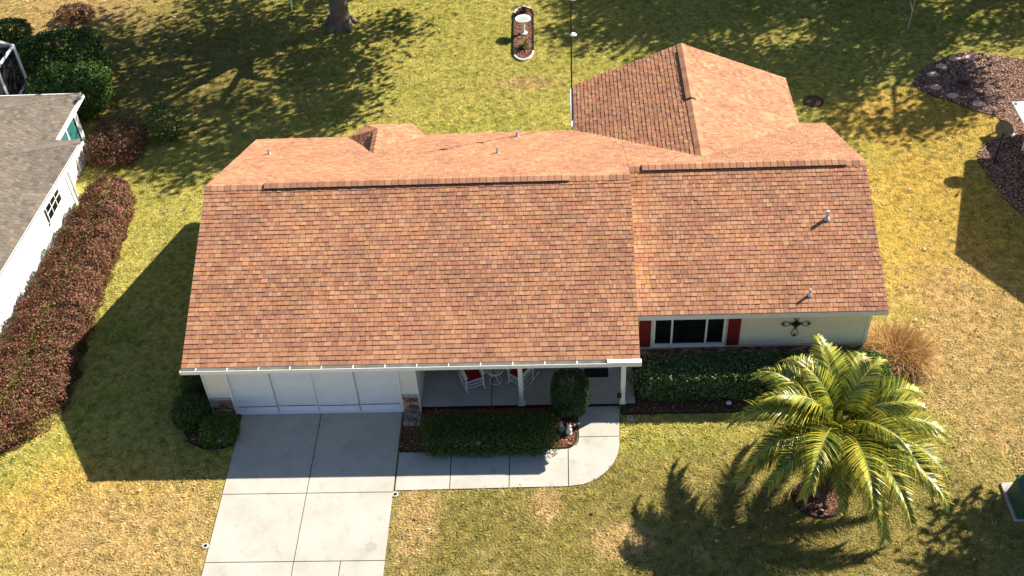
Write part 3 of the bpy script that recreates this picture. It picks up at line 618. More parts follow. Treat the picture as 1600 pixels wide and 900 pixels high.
def frond_mesh(Lr, e0, droop, seed, yel=0.):
    rr = np.random.default_rng(seed); mb = MB(); n = 16; pts = [Vector((0, 0, 0))]; e = e0; tw = rr.uniform(-.25, .25)
    dirs = []; az = 0
    for k in range(n):
        s = k/n; az += tw/n; e = e0-droop*(s**1.35); d = Vector((math.cos(e)*math.cos(az), math.cos(e)*math.sin(az), math.sin(e))); dirs.append(d); pts.append(pts[-1]+d*Lr/n)
    dirs.append(dirs[-1]); mb.tube(pts, [.032*(1-.85*k/n) for k in range(n+1)], 6, c=(.30, .30, .06))
    nl = 104
    for i in range(nl):
        s = .12+.88*i/nl; f = s*n; k = min(int(f), n-1); p = pts[k].lerp(pts[k+1], f-k); d = dirs[k]; side = d.cross(Vector((0, 0, 1))).normalized(); upv = side.cross(d)
        ll = (.28+.45*math.sin(min(1, s*1.15+.1)*math.pi)**.7)*rr.uniform(.85, 1.12)*(Lr/2.7)
        for sg in (-1, 1):
            v0 = (side*sg*.86+upv*rr.uniform(.15, .5)+d*(.5+.5*s)).normalized(); wv = (d*.9+upv*.3).normalized()*.018*rr.uniform(.7, 1.3)
            a = p; c_ = PG[rr.integers(6)]; c_ = tuple(np.array(c_)*rr.uniform(.75, 1.25)); vs = []; dr = v0.copy(); g_ = rr.uniform(.5, 1.0)
            if rr.random() < yel+.35*max(0, s-.7): c_ = (.42*rr.uniform(.8, 1.1), .33*rr.uniform(.8, 1.1), .03)
            for j in range(4):
                wj = wv*(1, 1.1, .75, .08)[j]; vs += [a-wj, a+wj]; a = a+dr*ll/3; dr = (dr+Vector((0, 0, -.46*g_))).normalized()
            mb.add(vs, [(0, 1, 3, 2), (2, 3, 5, 4), (4, 5, 7, 6)], c_)
    return mb.mesh('frond', 'palm_leaf')
fr = []
for az, e, Lr, dr, y in ((100, 62, 2.7, 1.6, 0), (150, 55, 2.8, 1.9, 0), (60, 50, 2.7, 1.8, .05), (20, 45, 2.9, 1.9, .05), (-15, 40, 3.1, 1.8, .1), (185, 48, 2.9, 1.9, 0), (215, 35, 2.7, 1.8, .05), (-40, 35, 3.3, 1.8, 0), (-70, 32, 3.5, 1.7, .1),
                         (-100, 60, 1.9, 2.0, .25), (-80, 22, 3.5, 1.5, .15), (240, 20, 2.5, 1.6, .2), (165, 22, 3.0, 1.5, .15), (200, 12, 3.2, 1.3, .25), (125, 25, 3.0, 1.5, .1), (80, 22, 2.9, 1.5, .1), (35, 18, 3.0, 1.5, .2), (5, 12, 3.3, 1.3, .3), (-25, 12, 3.2, 1.4, .1), (-50, 62, 2.4, 2.0, .1), (135, 74, 2.2, 1.6, 0), (255, 45, 2.2, 2.0, .15), (228, 28, 2.9, 1.5, .1), (268, 20, 2.6, 1.5, .15), (278, 42, 3.3, 1.8, .1), (310, 28, 3.5, 1.5, .1), (235, 50, 2.9, 1.9, .05), (50, 70, 2.3, 1.7, 0), (172, 66, 2.5, 1.9, 0), (112, 42, 2.8, 1.8, .05), (-5, 58, 2.6, 2.0, .05), (75, 36, 2.8, 1.8, .1), (-28, 24, 3.2, 1.6, .1), (200, 30, 2.9, 1.7, .1)):
    o = link('frond', frond_mesh(Lr*.98, R(e), dr, int(az*7+e)+5000, y), palm, loc=CR+Vector((.08*math.cos(R(az)), .08*math.sin(R(az)), 0))); o.rotation_euler.z = R(az)
for az in (70, 160, 250, 330):
    mb_ = frond_mesh(1.9, R(-25), 1.0, az+77, 0); mb_.materials.clear(); mb_.materials.append(MATS['rust']); o = link('dead_frond', mb_, palm, loc=CR+Vector((.1*math.cos(R(az)), .1*math.sin(R(az)), -.25))); o.rotation_euler.z = R(az)
MB().lathe([(0, -.1), (.16, -.05), (.13, .15), (.05, .45), (0, .6)], 10, at=CR).build('crown_shaft', 'rachis', palm)

# ------------------------------------------------------------------ trees (crowns reach out of frame and throw the lawn shadows)
OAK = [(.05, .09, .02), (.07, .12, .025), (.035, .065, .016)]
def tree(name, x, y, h, rad, cz, cr_, label, ncl, per, seed, rad_cl=.95, leaf=.22, trunk=None, keep=None, limbs=9, group=None, cc=(0, 0)):
    root = empty(name, (x, y, -.03), label, 'tree', group); r_ = np.random.default_rng(seed); b_ = MB()
    top = Vector((cc[0]*.3, cc[1]*.3, cz*.62)); tr = trunk or h*.035
    b_.tube([(0, 0, -.1), (0, 0, .12), (.03, 0, .5), (0.06, 0.05, 1.6), top*.7, top], [tr*1.7, tr*1.25, tr*1.02, tr*.92, tr*.8, tr*.6], 14)
    for k in range(5): a = k*1.257+.4; b_.tube([(tr*1.0*math.cos(a), tr*1.0*math.sin(a), .32), (tr*1.9*math.cos(a), tr*1.9*math.sin(a), -.06)], [tr*.42, tr*.22], 7)
    b_.build('trunk', 'bark', root, smooth=True)
    q = r_.normal(size=(ncl, 3)); q /= np.linalg.norm(q, axis=1)[:, None]; q *= r_.uniform(.35, 1, (ncl, 1))**.5; q = q*np.array(cr_)*(1+lumps(q, .22, 3, seed))[:, None]+np.array([cc[0], cc[1], cz])
    if keep: q = q[[keep(x+a, y+b2, c2) for a, b2, c2 in q]]
    b_ = MB()
    for k in range(limbs):
        e = q[r_.integers(len(q))]; mid = top.lerp(Vector(e), .5)+Vector((0, 0, .4)); s0 = Vector((0, 0, 0)).lerp(top, r_.uniform(.6, 1)); b_.tube([s0, mid, Vector(e)], [tr*.42, tr*.25, tr*.07], 7)
    b_.build('limb', 'bark', root, smooth=True)
    P = np.repeat(q, per, 0)+r_.normal(size=(len(q)*per, 3))*rad_cl*np.array([.6, .6, .38]); V, C = leaves(P, np.tile([0, 0, .8], (len(P), 1)), leaf, OAK, .55, 1.0)
    link('crown', quads_mesh('crown', V, C, 'leaf'), root); return root
outf = lambda X, Y, Z: Y > 25.6-1.87*Z+1.6 and Z > 3.2
tree('oak_tree', .05, 22.75, 11, 8, 7.6, (8.8, 6.6, 3.9), 'large oak with thick grey trunk standing on the rear lawn', 105, 230, 11, trunk=.42, keep=outf, cc=(2.0, 1.6), limbs=12, leaf=.32, rad_cl=1.15)
outr = lambda X, Y, Z: (Y > 24.6-1.87*Z+1.6) or (X > 29+.7*Z)
tree('oak_tree', 27.5, 27.0, 11, 6, 7.5, (6.5, 5.2, 3.4), 'rear-lawn oak standing beyond the stepping-stone bed', 62, 230, 12, keep=outr, leaf=.32, rad_cl=1.15)
tree('oak_tree', 36.5, 29.5, 11, 6, 7.6, (5.0, 4.6, 3.2), 'oak beside the neighbouring house behind the stepping-stone bed', 42, 230, 13, keep=outr, leaf=.32, rad_cl=1.1)
tree('oak_tree', 24.2, 30.8, 11, 6, 7.6, (5.4, 4.0, 3.2), 'rear oak beyond the gabled back wing', 40, 230, 14, keep=outr, leaf=.32, rad_cl=1.1)
tree('oak_tree', 29.4, 23.5, 10, 4, 7.5, (3.9, 3.4, 2.6), 'slender oak standing behind the garden table and stepping-stone bed', 26, 210, 16, keep=outr, leaf=.3, rad_cl=1.0, cc=(1.1, -2.0))
tree('oak_tree', 27.9, -2.4, 8, 4, 5.2, (3.0, 2.6, 2.0), 'broad leafy tree on the lawn beyond the green utility box', 170, 80, 15, keep=lambda X, Y, Z: X > 23.6, rad_cl=.6, leaf=.26)

# ------------------------------------------------------------------ left neighbour: house, cage, hedge, bushes
nb_ = empty('neighbour_house', (-11, 6, 0), 'white stucco house with grey-brown shingle roof behind burgundy hedge', 'house'); NL = nb_.location.copy()
class NBB(MB):
    def build(s, name, mat, parent=None, **k):
        s.v = [(x-NL.x, y-NL.y, z-NL.z) for x, y, z in s.v]; return MB.build(s, name, mat, parent or nb_, **k)
nx = lambda y: -8.08-.045*(10.7-y)
ex = lambda y: -7.36-.055*(10.7-y)
ZN = 2.5; SN = .42
y0n, y1n = -12., 10.75
NBB().prism([(-19, y0n+.4), (nx(y0n), y0n+.4), (nx(10.3), 10.35), (-19, 10.35)], 0, ZN-.1).build('wall', 'stucco_bright')
NBB().prism([(-19, 10.36), (-8.55, 10.36), (-8.55, 13.35), (-19, 13.35)], 0, ZN-.1).build('wall', 'stucco')
A0, A1 = Vector((ex(y0n), y0n, ZN)), Vector((ex(y1n), y1n, ZN)); rr_ = 5.6
dn_ = (A1-A0).normalized(); wn_ = Vector((-dn_.y, dn_.x, 0)); R0, R1 = A0+dn_*rr_+wn_*rr_+Vector((0, 0, SN*rr_)), A1-dn_*rr_+wn_*rr_+Vector((0, 0, SN*rr_)); W0, W1 = A0+wn_*2*rr_, A1+wn_*2*rr_
fr_planes = [(A0, A1, R1, R0), (A1, W1, R1), (W1, W0, R0, R1), (W0, A0, R0)]
G0, G1 = Vector((-8.3, 9.2, ZN)), Vector((-8.25, 13.8, ZN)); rk = 4.6
T1 = G1+Vector((-rk, -rk, SN*rk)); T0 = T1+Vector((-6, 0, 0)); H1 = G1+Vector((-11, 0, 0)); G00 = G0+Vector((0, 0, 0))
re_planes = [(Vector((-8.12, 10.3, ZN)), G1, T1, Vector((-8.12-rk, 13.75-rk, ZN+SN*rk))), (G1, H1, T0, T1)]
re_planes = [(Vector((-8.3, 9.8, ZN)), G1, T1), (Vector((-8.3, 9.8, ZN)), T1, T1+Vector((-.01, -3, 0))), (G1, H1, T0, T1)]
nr = NBB()
for f in fr_planes+re_planes: nr.loft([Vector(v)-Vector((0, 0, .15)) for v in f], [Vector(v)-Vector((0, 0, .012)) for v in f])
nroof = nr.build('roof', 'stone')
GW = [.25, .25, .2, .2, .1]
ns = NBB()
B0 = Vector((ex(3.4), 3.4, ZN)); upn = (R0-A0)-(A1-A0).normalized()*((R0-A0).dot((A1-A0).normalized())); upn = upn.normalized()
single_shingles((B0, A1, B0+upn), 8, GREYS, GW, nroof, NL, 300, trim=.132)
shingle_plane(ns, (A0, B0, B0+upn*1.14, A0+upn*1.14), GREYS, GW)
shingle_plane(ns, fr_planes[0], GREYS, GW, skip=8)
for f in fr_planes[1:]+re_planes: shingle_plane(ns, f, GREYS, GW)
tag(ns.build('shingle_field', 'shingle', nroof), kind='stuff')
ridge(A1, R1, (0, 1, -.25), (.7, -.7, -.3), off=NL, parent=nroof, pal=GREYS, wts=GW, wid=.15); ridge(G1, T1, (0, 1, -.25), (.7, -.5, -.3), off=NL, parent=nroof, pal=GREYS, wts=GW, wid=.15)
def strip(name, a, b2, o, z0, z1, mat):
    a, b2, o = Vector(a), Vector(b2), Vector(o); NBB().loft([a+Vector((0, 0, z0)), a+o+Vector((0, 0, z0)), a+o+Vector((0, 0, z1)), a+Vector((0, 0, z1))], [b2+Vector((0, 0, z0)), b2+o+Vector((0, 0, z0)), b2+o+Vector((0, 0, z1)), b2+Vector((0, 0, z1))]).build(name, mat)
strip('gutter', A0+Vector((.012, 0, 0)), A1+Vector((.012, 0, 0)), (.12, 0, 0), -.14, -.03, 'white_vinyl'); strip('gutter_channel', A0+Vector((.035, 0, 0)), A1+Vector((.035, 0, 0)), (.06, 0, 0), -.1, -.026, 'galv'); strip('fascia', A1, A1+Vector((-2.5, 0, 0)), (0, .03, 0), -.17, -.02, 'white')
strip('gutter', (-8.3, 10.9, ZN), G1, (.11, 0, 0), -.14, -.02, 'white'); strip('fascia', G1, G1+Vector((-8, 0, 0)), (0, .04, 0), -.16, .03, 'white')
b_ = NBB(); b_.tube([(ex(10.6)-.05, 10.55, ZN-.15), (nx(10.4)+.06, 10.42, ZN-.45), (nx(10.4)+.06, 10.42, .05)], .05, 8); b_.build('downspout', 'white')
NBB().box(nx(10.3)-.05, 10.2, .0, nx(10.3)+.03, 10.37, ZN-.12).build('corner_board', 'white')
wx_ = nx(8.9); yw, zw, lw, hw_ = 8.25, .88, 1.25, 1.22
nwn = NBB().box(wx_-.02, yw, zw, wx_+.03, yw+lw, zw+hw_).build('window', 'glass')
for k in range(4): y = yw+k*lw/3; NBB().box(wx_+.0305, y-.014, zw-.02, wx_+.042, y+.014, zw+hw_+.02).build('muntin', 'white', nwn)
for k in range(5): zz = zw+k*hw_/4; NBB().box(wx_+.031, yw-.03, zz-.014, wx_+.040, yw+lw+.03, zz+.014).build('muntin', 'white', nwn)
NBB().box(wx_+.0, yw-.06, zw-.09, wx_+.07, yw+lw+.06, zw-.025).build('window_sill', 'white', nwn)
for y0, y1 in ((10.55, 11.35), (11.42, 12.2), (12.27, 13.1)):
    pg = NBB().box(-8.545, y0, .75, -8.52, y1, 2.25).build('lanai_pane', 'teal_glass'); NBB().box(-8.548, y1, .1, -8.49, y1+.07, 2.35).build('pane_post', 'white', pg); NBB().box(-8.548, y0, .68, -8.50, y1, .748).build('pane_rail', 'white', pg)
NBB().box(-8.6, 13.1, 0, -8.46, 13.38, ZN-.1).build('corner_post', 'white')
# screened cage
cg = empty('screen_enclosure', (-12.1, 17.4, 0), 'white-framed dark screened enclosure behind the stucco house', 'screen enclosure'); GL = cg.location.copy()
def gbar(name, pts, r=.07, mat='white'): MB().tube([Vector(p)-GL for p in pts], r, 4).build(name, mat, cg)
X1, Y1, ZC = -12.1, 17.4, 2.6
for y in (17.4, 15.6, 13.9): gbar('post', [(X1, y, 0), (X1, y, ZC)]); gbar('roof_beam', [(X1, y, ZC), (X1-2.4, y, ZC+.9), (X1-5, y, ZC+.9)])
gbar('top_rail', [(X1, 13.9, ZC), (X1, 17.4, ZC)]); gbar('top_rail', [(X1, 17.4, ZC), (X1-5, 17.4, ZC)]); gbar('chair_rail', [(X1, 13.9, .9), (X1, 17.4, .9)]); gbar('roof_beam', [(X1-2.4, 13.9, ZC+.9), (X1-2.4, 17.4, ZC+.9)])
for x in (X1-1.7, X1-3.4, X1-5): gbar('post', [(x, Y1, 0), (x, Y1, ZC)])
def gpan(ps): mb = MB(); mb.add([Vector(p)-GL for p in ps], [tuple(range(len(ps)))]); mb.build('screen_panel', 'dark_screen', cg)
gpan([(X1, 13.9, 0), (X1, 17.4, 0), (X1, 17.4, ZC), (X1, 13.9, ZC)]); gpan([(X1, 17.4, 0), (X1-5, 17.4, 0), (X1-5, 17.4, ZC), (X1, 17.4, ZC)]); gpan([(X1, 13.9, ZC), (X1, 17.4, ZC), (X1-2.4, 17.4, ZC+.9), (X1-2.4, 13.9, ZC+.9)])
MB().box(-5, -3.5, -.02, 0, 0, .05).build('deck_floor', 'porch_concrete', cg)
# long burgundy hedge
hd = empty('burgundy_hedge', (-6.5, 5, 0), 'long burgundy-leaved hedge running beside the white stucco wall', 'hedge')
n = 110000; path = np.array([(-6.75, 10.8), (-6.7, 8), (-6.75, 5.5), (-6.75, 3), (-6.65, 1.2), (-6.75, .2), (-7.4, -.7), (-8.6, -1.8)]); wdt = np.array([.80, .98, 1.12, 1.22, 1.36, 1.35, 1.1, 1.0]); seg = np.r_[0, np.cumsum(np.linalg.norm(np.diff(path, axis=0), axis=1))]
s = rng.uniform(0, seg[-1], n); cx = np.interp(s, seg, path[:, 0]); cy = np.interp(s, seg, path[:, 1]); hw = np.interp(s, seg, wdt)*np.sqrt(np.clip(np.minimum(s+.12, seg[-1]-s+.1)/.5, .15, 1)); tx = np.interp(s+.1, seg, path[:, 0])-np.interp(s-.1, seg, path[:, 0]); ty = np.interp(s+.1, seg, path[:, 1])-np.interp(s-.1, seg, path[:, 1]); tl = np.hypot(tx, ty)+1e-6; sx, sy = -ty/tl, tx/tl
a = rng.uniform(-.25, math.pi+.25, n); ca, sa = np.sign(np.cos(a))*np.abs(np.cos(a))**.6, np.sign(np.sin(a))*np.abs(np.sin(a))**.6
Q = np.stack([cx, cy, sa], 1); lp = 1+lumps(np.stack([cx, cy, sa*2], 1), .12, 2.2, 3); dp = rng.uniform(.70, 1.03, n)
P3 = np.stack([cx+sx*ca*hw*lp*dp+6.5, cy+sy*ca*hw*lp*dp-5, np.maximum(.05, .10+.92*sa*lp*dp)], 1); nrm = np.stack([sx*ca, sy*ca, sa], 1)
V, C = leaves(P3, nrm, .072, BUR, .55, .9); C *= (1+.22*lumps(P3, 1, 2.0, 8))[:, None].clip(.5, 1.6); link('foliage', quads_mesh('foliage', V, C, 'leaf'), hd)
b_ = MB()
for k in range(24): s_ = .3+k*seg[-1]/25; x_, y_ = np.interp(s_, seg, path[:, 0])+6.5, np.interp(s_, seg, path[:, 1])-5; b_.tube([(x_, y_, -.03), (x_+.1, y_, .5), (x_+.25, y_+.1, .85)], [.03, .02, .008], 5); b_.tube([(x_, y_, -.03), (x_-.15, y_, .5), (x_-.3, y_-.1, .85)], [.03, .02, .008], 5)
b_.build('stem', 'twig', hd)
shrub('evergreen_bush', (-11.2, 19.2, .9), (1.9, 1.25, 1.05), 'big dark green bush behind the smaller bush by the lanai', 'shrub', 'dark bushes behind the white house', n=15000, size=.12, amp=.12, f=2.5, seed=21, pal=DKG)
shrub('evergreen_bush', (-10.1, 16.6, .9), (1.7, 1.25, 1.0), 'dark green bush close beside the lanai roof corner', 'shrub', 'dark bushes behind the white house', n=14000, size=.12, amp=.12, f=2.5, seed=22, pal=MIDG)
shrub('evergreen_bush', (-14.4, 21.5, .7), (1.0, .8, .7), 'small dark bush at the far side of the screen enclosure', 'shrub', 'dark bushes behind the white house', n=6000, size=.12, amp=.12, f=2.5, seed=23, pal=DKG)
shrub('burgundy_bush', (-7.4, 13.5, .5), (1.1, 1.4, .62), 'burgundy bush beside the teal lanai windows', 'shrub', n=9000, size=.085, amp=.12, f=3, seed=24, pal=BUR)
shrub('young_shrub', (-5.6, 14.4, .65), (.62, .62, .75), 'loose green sapling standing alone on the shaded lawn', 'shrub', n=900, size=.13, amp=.2, f=4, seed=25, pal=MIDG)
shrub('dry_plant', (-12.4, 24.2, .25), (.9, .55, .38), 'low reddish-brown plant clump on the far rear lawn', 'plant', n=2600, size=.16, amp=.2, f=4, seed=26, pal=[(.16, .07, .05), (.22, .11, .07), (.09, .08, .03), (.12, .04, .035)], asp=.2)

# ------------------------------------------------------------------ rear lawn items
bt = empty('birdbath', (8.24, 21.5, .012), 'white stone birdbath standing in the white-edged mulch bed', 'birdbath')
MB().lathe([(0, 0), (.17, 0), (.17, .05), (.10, .09), (.075, .2), (.075, .48), (.11, .56), (.1, .58), (0, .58)], 20).build('pedestal', 'birdbath', bt, smooth=False)
MB().lathe([(.08, .57), (.24, .62), (.33, .70), (.34, .73), (.31, .735), (.24, .69), (.0, .665)], 28).build('basin', 'birdbath', bt, smooth=True)
MB().lathe([(0, .70), (.25, .70)], 24).build('water', 'water', bt)
def spiky(name, x, y, n, L, pal, label, cat='plant', group=None):
    r = empty(name, (x, y, .01), label, cat, group); mb = MB()
    for k in range(n):
        a = rng.uniform(0, 6.28); e = rng.uniform(.4, 1.3); l = L*rng.uniform(.6, 1.2); d = Vector((math.cos(a)*math.cos(e), math.sin(a)*math.cos(e), math.sin(e))); s_ = Vector((-math.sin(a), math.cos(a), 0))*.018; q = d*l*.6; q2 = q+(d+Vector((0, 0, -.6)))*l*.35
        mb.add([-s_, s_, q+s_, q-s_, q2], [(0, 1, 2, 3), (3, 2, 4)], tuple(np.array(pal[rng.integers(len(pal))])*rng.uniform(.7, 1.2)))
    mb.build('leaves', 'dry_leaf', r); MB().lathe([(0, 0), (.05, 0), (.03, .06), (0, .07)], 8).build('crown', 'twig', r)
spiky('strap_leaf_plant', 8.3, 20.35, 70, .5, [(.16, .2, .06), (.25, .22, .1), (.3, .2, .12)], 'sparse green strap-leaved plant before the birdbath')
spiky('bronze_plant', 8.2, 23.2, 120, .5, [(.10, .035, .04), (.16, .06, .05), (.08, .05, .03)], 'dark bronze spiky plant behind the birdbath')
fp = empty('lamp_pole', (10.16, 11.35, -.03), 'tall thin dark pole with white discs beside the gabled wing', 'pole')
MB().tube([(0, 0, 0), (0, 0, 8.0)], [.026, .02], 8).build('pole', 'black_metal', fp)
for zz in (5.77, 7.08): MB().lathe([(0, zz+.05), (.09, zz+.04), (.125, zz), (.09, zz-.02), (0, zz-.02)], 18, at=(.07, 0, 0)).build('disc', 'white', fp, smooth=True); MB().tube([(0, 0, zz-.01), (.07, 0, zz-.005)], .012, 6).build('bracket', 'black_metal', fp)
vb = MB(); vb.lathe([(0, .02), (.30, .02), (.33, .0), (.33, -.04)], 24); tag(vb.build('valve_cover', 'mulch', loc=(19.66, 15.58, 0)), 'round concrete cover set in the lawn behind the wing', 'cover')
MB().lathe([(.34, .012), (.40, .012), (.40, -.05)], 24).build('soil_rim', 'edging', bpy.data.objects['valve_cover'])
for i, (x, y, rz) in enumerate(((25.83, 18.32, .2), (25.17, 17.78, .5), (26.5, 18.35, 1), (24.55, 16.26, .1), (25.03, 15.64, -.3), (25.86, 15.01, .6), (24.67, 17.2, .9))):
    poly = [(math.cos(k*1.047+rz)*.24*rng.uniform(.85, 1.15), math.sin(k*1.047+rz)*.19*rng.uniform(.85, 1.15)) for k in range(6)]; o = MB().prism(poly, .0, .05).build('stepping_stone', 'paver_pink', loc=(x, y, .012), bevel=.01); tag(o, 'flat pinkish stepping stone lying in the large mulch bed', 'stone', 'stepping stones in the large mulch bed')
st_ = MB(); st_.lathe([(.27, -.02), (.30, .14), (.28, .16), (.23, .15), (.20, .05), (0, .04)], 22); tag(st_.build('ring_planter', 'rust', loc=(25.6, 16.3, .012)), 'low rusty brown ring planter amid the stepping stones', 'planter')
# satellite dish on a pole
di = empty('satellite_dish', (25.33, 11.24, -.02), 'dark grey satellite dish on a thin pole at the bed edge', 'satellite dish')
plain('dish_grey', (.09, .09, .10, 1), .55, .3, 12)
MB().tube([(0, 0, 0), (0, 0, 1.35)], .025, 8).build('pole', 'black_metal', di)
mb = MB(); mb.lathe([(0, 0), (.12, .01), (.24, .04), (.34, .08), (.345, .09), (.24, .05), (0, .012)], 26); o = mb.build('reflector', 'dish_grey', di, smooth=True, loc=(.1, .1, 1.45)); o.rotation_euler = Vector((-.75, -.6, .12)).to_track_quat('Z', 'Y').to_euler()
MB().tube([(.05, -.15, 1.22), (.1, -.55, 1.62)], .018, 6).build('feed_arm', 'black_metal', di); MB().tube([(.1, -.52, 1.60), (.1, -.60, 1.72)], .045, 10).build('feed_horn', 'white', di)
wt = empty('garden_table', (27.2, 12.75, .012), 'white flat-topped garden table standing at the mulch bed edge', 'table')
MB().box(-.75, -.9, .95, .75, .9, 1.0).build('table_top', 'white', wt, bevel=.01)
for sx_ in (-.65, .65):
    for sy_ in (-.8, .8): MB().box(sx_-.03, sy_-.03, 0, sx_+.03, sy_+.03, .949).build('leg', 'white', wt)
shrub('round_bush', (28.7, 14.9, .35), (.5, .5, .42), 'small dark round bush in the large mulch bed near the garden table', 'shrub', n=2500, seed=31)
sk = empty('young_tree_stake', (24.6, 20.9, -.03), 'pale slender stake on the shaded rear lawn behind the mulch bed', 'stake'); MB().tube([(0, 0, 0), (.02, 0, .9), (.1, .3, 2.1)], [.022, .018, .012], 7).build('shaft', 'stone', sk); MB().tube([(.02, 0, .85), (-.12, .1, 1.25)], [.015, .008], 6).build('side_shoot', 'white', sk)
sk = empty('garden_stake', (-2.4, 24.3, -.03), 'short white stake in shaded lawn beside the oak trunk', 'stake'); MB().tube([(0, 0, 0), (.03, 0, .5)], .03, 7).build('shaft', 'white', sk); MB().tube([(.03, 0, .5), (.03, 0, .56)], [.05, .02], 8).build('cap', 'white', sk)
# sprinkler heads, small path lights, figurine
for x, y, lab in ((4.96, -3.02, 'pale ring sprinkler collar at the driveway and walkway corner'), (.02, -4.62, 'pale ring sprinkler collar on the lawn edge left of the driveway')):
    o = MB().lathe([(.045, .005), (.085, .005), (.09, -.01), (.09, -.04)], 18).build('sprinkler_collar', 'stone', loc=(x, y, .0)); tag(o, lab, 'sprinkler'); MB().lathe([(0, .01), (.048, .01), (.05, -.03)], 12).build('sprinkler_head', 'dark', o)
def pathlight(x, y, lab):
    r = empty('path_light', (x, y, .0), lab, 'garden light', 'low garden lights'); MB().tube([(0, 0, 0), (0, 0, .26)], .012, 6).build('stake', 'black_metal', r); MB().lathe([(.03, .2), (.05, .27), (.09, .28), (.02, .33), (0, .335)], 12).build('lamp_head', 'galv', r)
pathlight(-.25, -1.22, 'small metal garden light under the shrub at driveway edge'); pathlight(7.2, -1.48, 'small metal garden light before the porch hedge'); pathlight(14.4, -.15, 'small metal garden light in the bed before the foundation hedge')
r = empty('spotlight', (16.5, -3.78, .012), 'black ground spotlight in the palm mulch ring', 'spotlight'); MB().tube([(0, 0, 0), (0, 0, .1)], .012, 6).build('stake', 'black_metal', r); MB().tube([(0, -.04, .1), (0, .06, .17)], [.05, .06], 10).build('lamp_head', 'black_metal', r)
fs = MB().prism([(-.22, -.12), (.1, -.18), (.24, .0), (.1, .17), (-.15, .13)], 0, .07).build('flat_stone', 'stone', loc=(16.3, -2.95, .015), bevel=.012); tag(fs, 'pale flat stone beside the palm trunk', 'stone')
fg = empty('garden_figurine', (9.78, -.98, .014), 'small white garden figurine beside the clipped globe bush', 'figurine')
MB().lathe([(0, 0), (.09, 0), (.09, .03), (.06, .05), (.085, .13), (.075, .2), (.04, .25), (.045, .27), (.065, .32), (.05, .38), (0, .40)], 16).build('body', 'birdbath', fg, smooth=True)
for sx_ in (-1, 1): MB().tube([(sx_*.03, 0, .36), (sx_*.045, 0, .46)], [.02, .008], 7).build('ear', 'birdbath', fg); MB().tube([(sx_*.06, -.02, .2), (sx_*.07, -.08, .12)], .02, 7).build('paw', 'birdbath', fg)
fg = empty('garden_figurine', (9.55, -.82, .014), 'weathered low stone figurine half hidden behind the white one', 'figurine'); MB().lathe([(0, 0), (.1, 0), (.1, .08), (.07, .14), (.06, .2), (0, .24)], 14).build('body', 'stone', fg, smooth=True); MB().lathe([(0, .22), (.05, .25), (.05, .3), (0, .34)], 12).build('head', 'stone', fg, smooth=True)
# black lantern hook by the porch post
lh = empty('shepherd_hook', (11.25, -.05, .0), 'thin black hook lantern standing beside the end porch post', 'lantern'); MB().tube([(0, 0, 0), (0, 0, .5)], .01, 6).build('rod', 'black_metal', lh); MB().lathe([(0, .48), (.07, .5), (.07, .6), (.03, .66), (0, .67)], 10).build('lantern', 'black_metal', lh)
o = MB().lathe([(.04, .012), (.09, .012), (.10, -.03)], 14).build('sprinkler_collar', 'stone', loc=(11.55, -.42, 0)); tag(o, 'grey sprinkler collar at the bed edge beside the walkway end', 'sprinkler')
# green utility box on its pad
ub = empty('utility_box', (22.0, -3.75, -.03), 'dark green metal utility box on a concrete pad at lawn edge', 'utility box')
MB().box(-.68, -.42, -.05, .9, .80, .07).build('pad', 'concrete', ub, bevel=.01)
MB().loft([(-.62, -.40, .07), (.7, -.40, .07), (.7, .50, .07), (-.62, .50, .07)], [(-.54, -.36, .62), (.66, -.36, .62), (.66, .42, .80), (-.54, .42, .80)]).build('cabinet', 'utility_green', ub, bevel=.015)
MB().loft([(-.57, -.40, .62), (.69, -.40, .62), (.69, .46, .81), (-.57, .46, .81)], [(-.57, -.40, .66), (.69, -.40, .66), (.69, .46, .85), (-.57, .46, .85)]).build('lid', 'utility_green', ub, bevel=.01)
MB().box(-.02, -.41, .3, .06, -.385, .42).build('lock', 'galv', ub)

# ------------------------------------------------------------------ right neighbour (mostly out of frame; throws the gable shadow)
n2 = empty('gable_house', (33, 9.3, 0), 'neighbouring gabled house beyond the stepping-stone bed', 'house')
def n2l(nm, prof, x0, x1, mat): MB().loft([(x1-33, y-9.3, z) for y, z in prof][::-1], [(x0-33, y-9.3, z) for y, z in prof][::-1]).build(nm, mat, n2)
n2l('wall', [(5.75, 0), (12.95, 0), (12.95, 2.5), (9.35, 3.87), (5.75, 2.5)], 27.6, 40, 'stucco')
for pr in ([(5.4, 2.42), (9.35, 3.92), (9.35, 4.05), (5.4, 2.55)], [(13.3, 2.42), (13.3, 2.55), (9.35, 4.05), (9.35, 3.92)]): n2l('roof_slope', pr, 27.3, 40.3, 'terracotta')
MB().box(-5.42, -1.6, .9, -5.38, -.4, 2.0).build('window', 'glass', n2)

# ------------------------------------------------------------------ grass blades: short tufts scattered over the lawn (uncountable)
XA, XB, YA, YBk = -19, 32, -9.5, 30; dens = 230; n = int((XB-XA)*(YBk-YA)*dens); gx = rng.uniform(XA, XB, n); gy = rng.uniform(YA, YBk, n); ok = np.ones(n, bool)
for poly in beds+[rect(.08, -14, 4.93, 0), wk_out, rect(-.75, 0, 5.5, 10.35), rect(5.4, .0, 11.8, 10.35), rect(11.4, 1.5, 18.6, 10.35), rect(10.55, 10, 17.7, 13.35), [(-19, -12), (nx(-12), -12), (nx(10.3), 10.35), (-8.5, 13.4), (-19, 13.4)], rect(-17.2, 13.8, -12.05, 17.45), rect(21.2, -4.2, 22.95, -2.9), ring(19.66, 15.58, .42, .42), rect(27.5, 5.7, 40, 13), ring(-.0, 22.75, .55, .55, 12), [(2.5, 10.3), (4.8, 10.3), (4.2, 11.1), (3, 11.1)], rect(4.9, -.7, 5.5, 0)]:
    ok &= ~inpoly(gx, gy, poly)
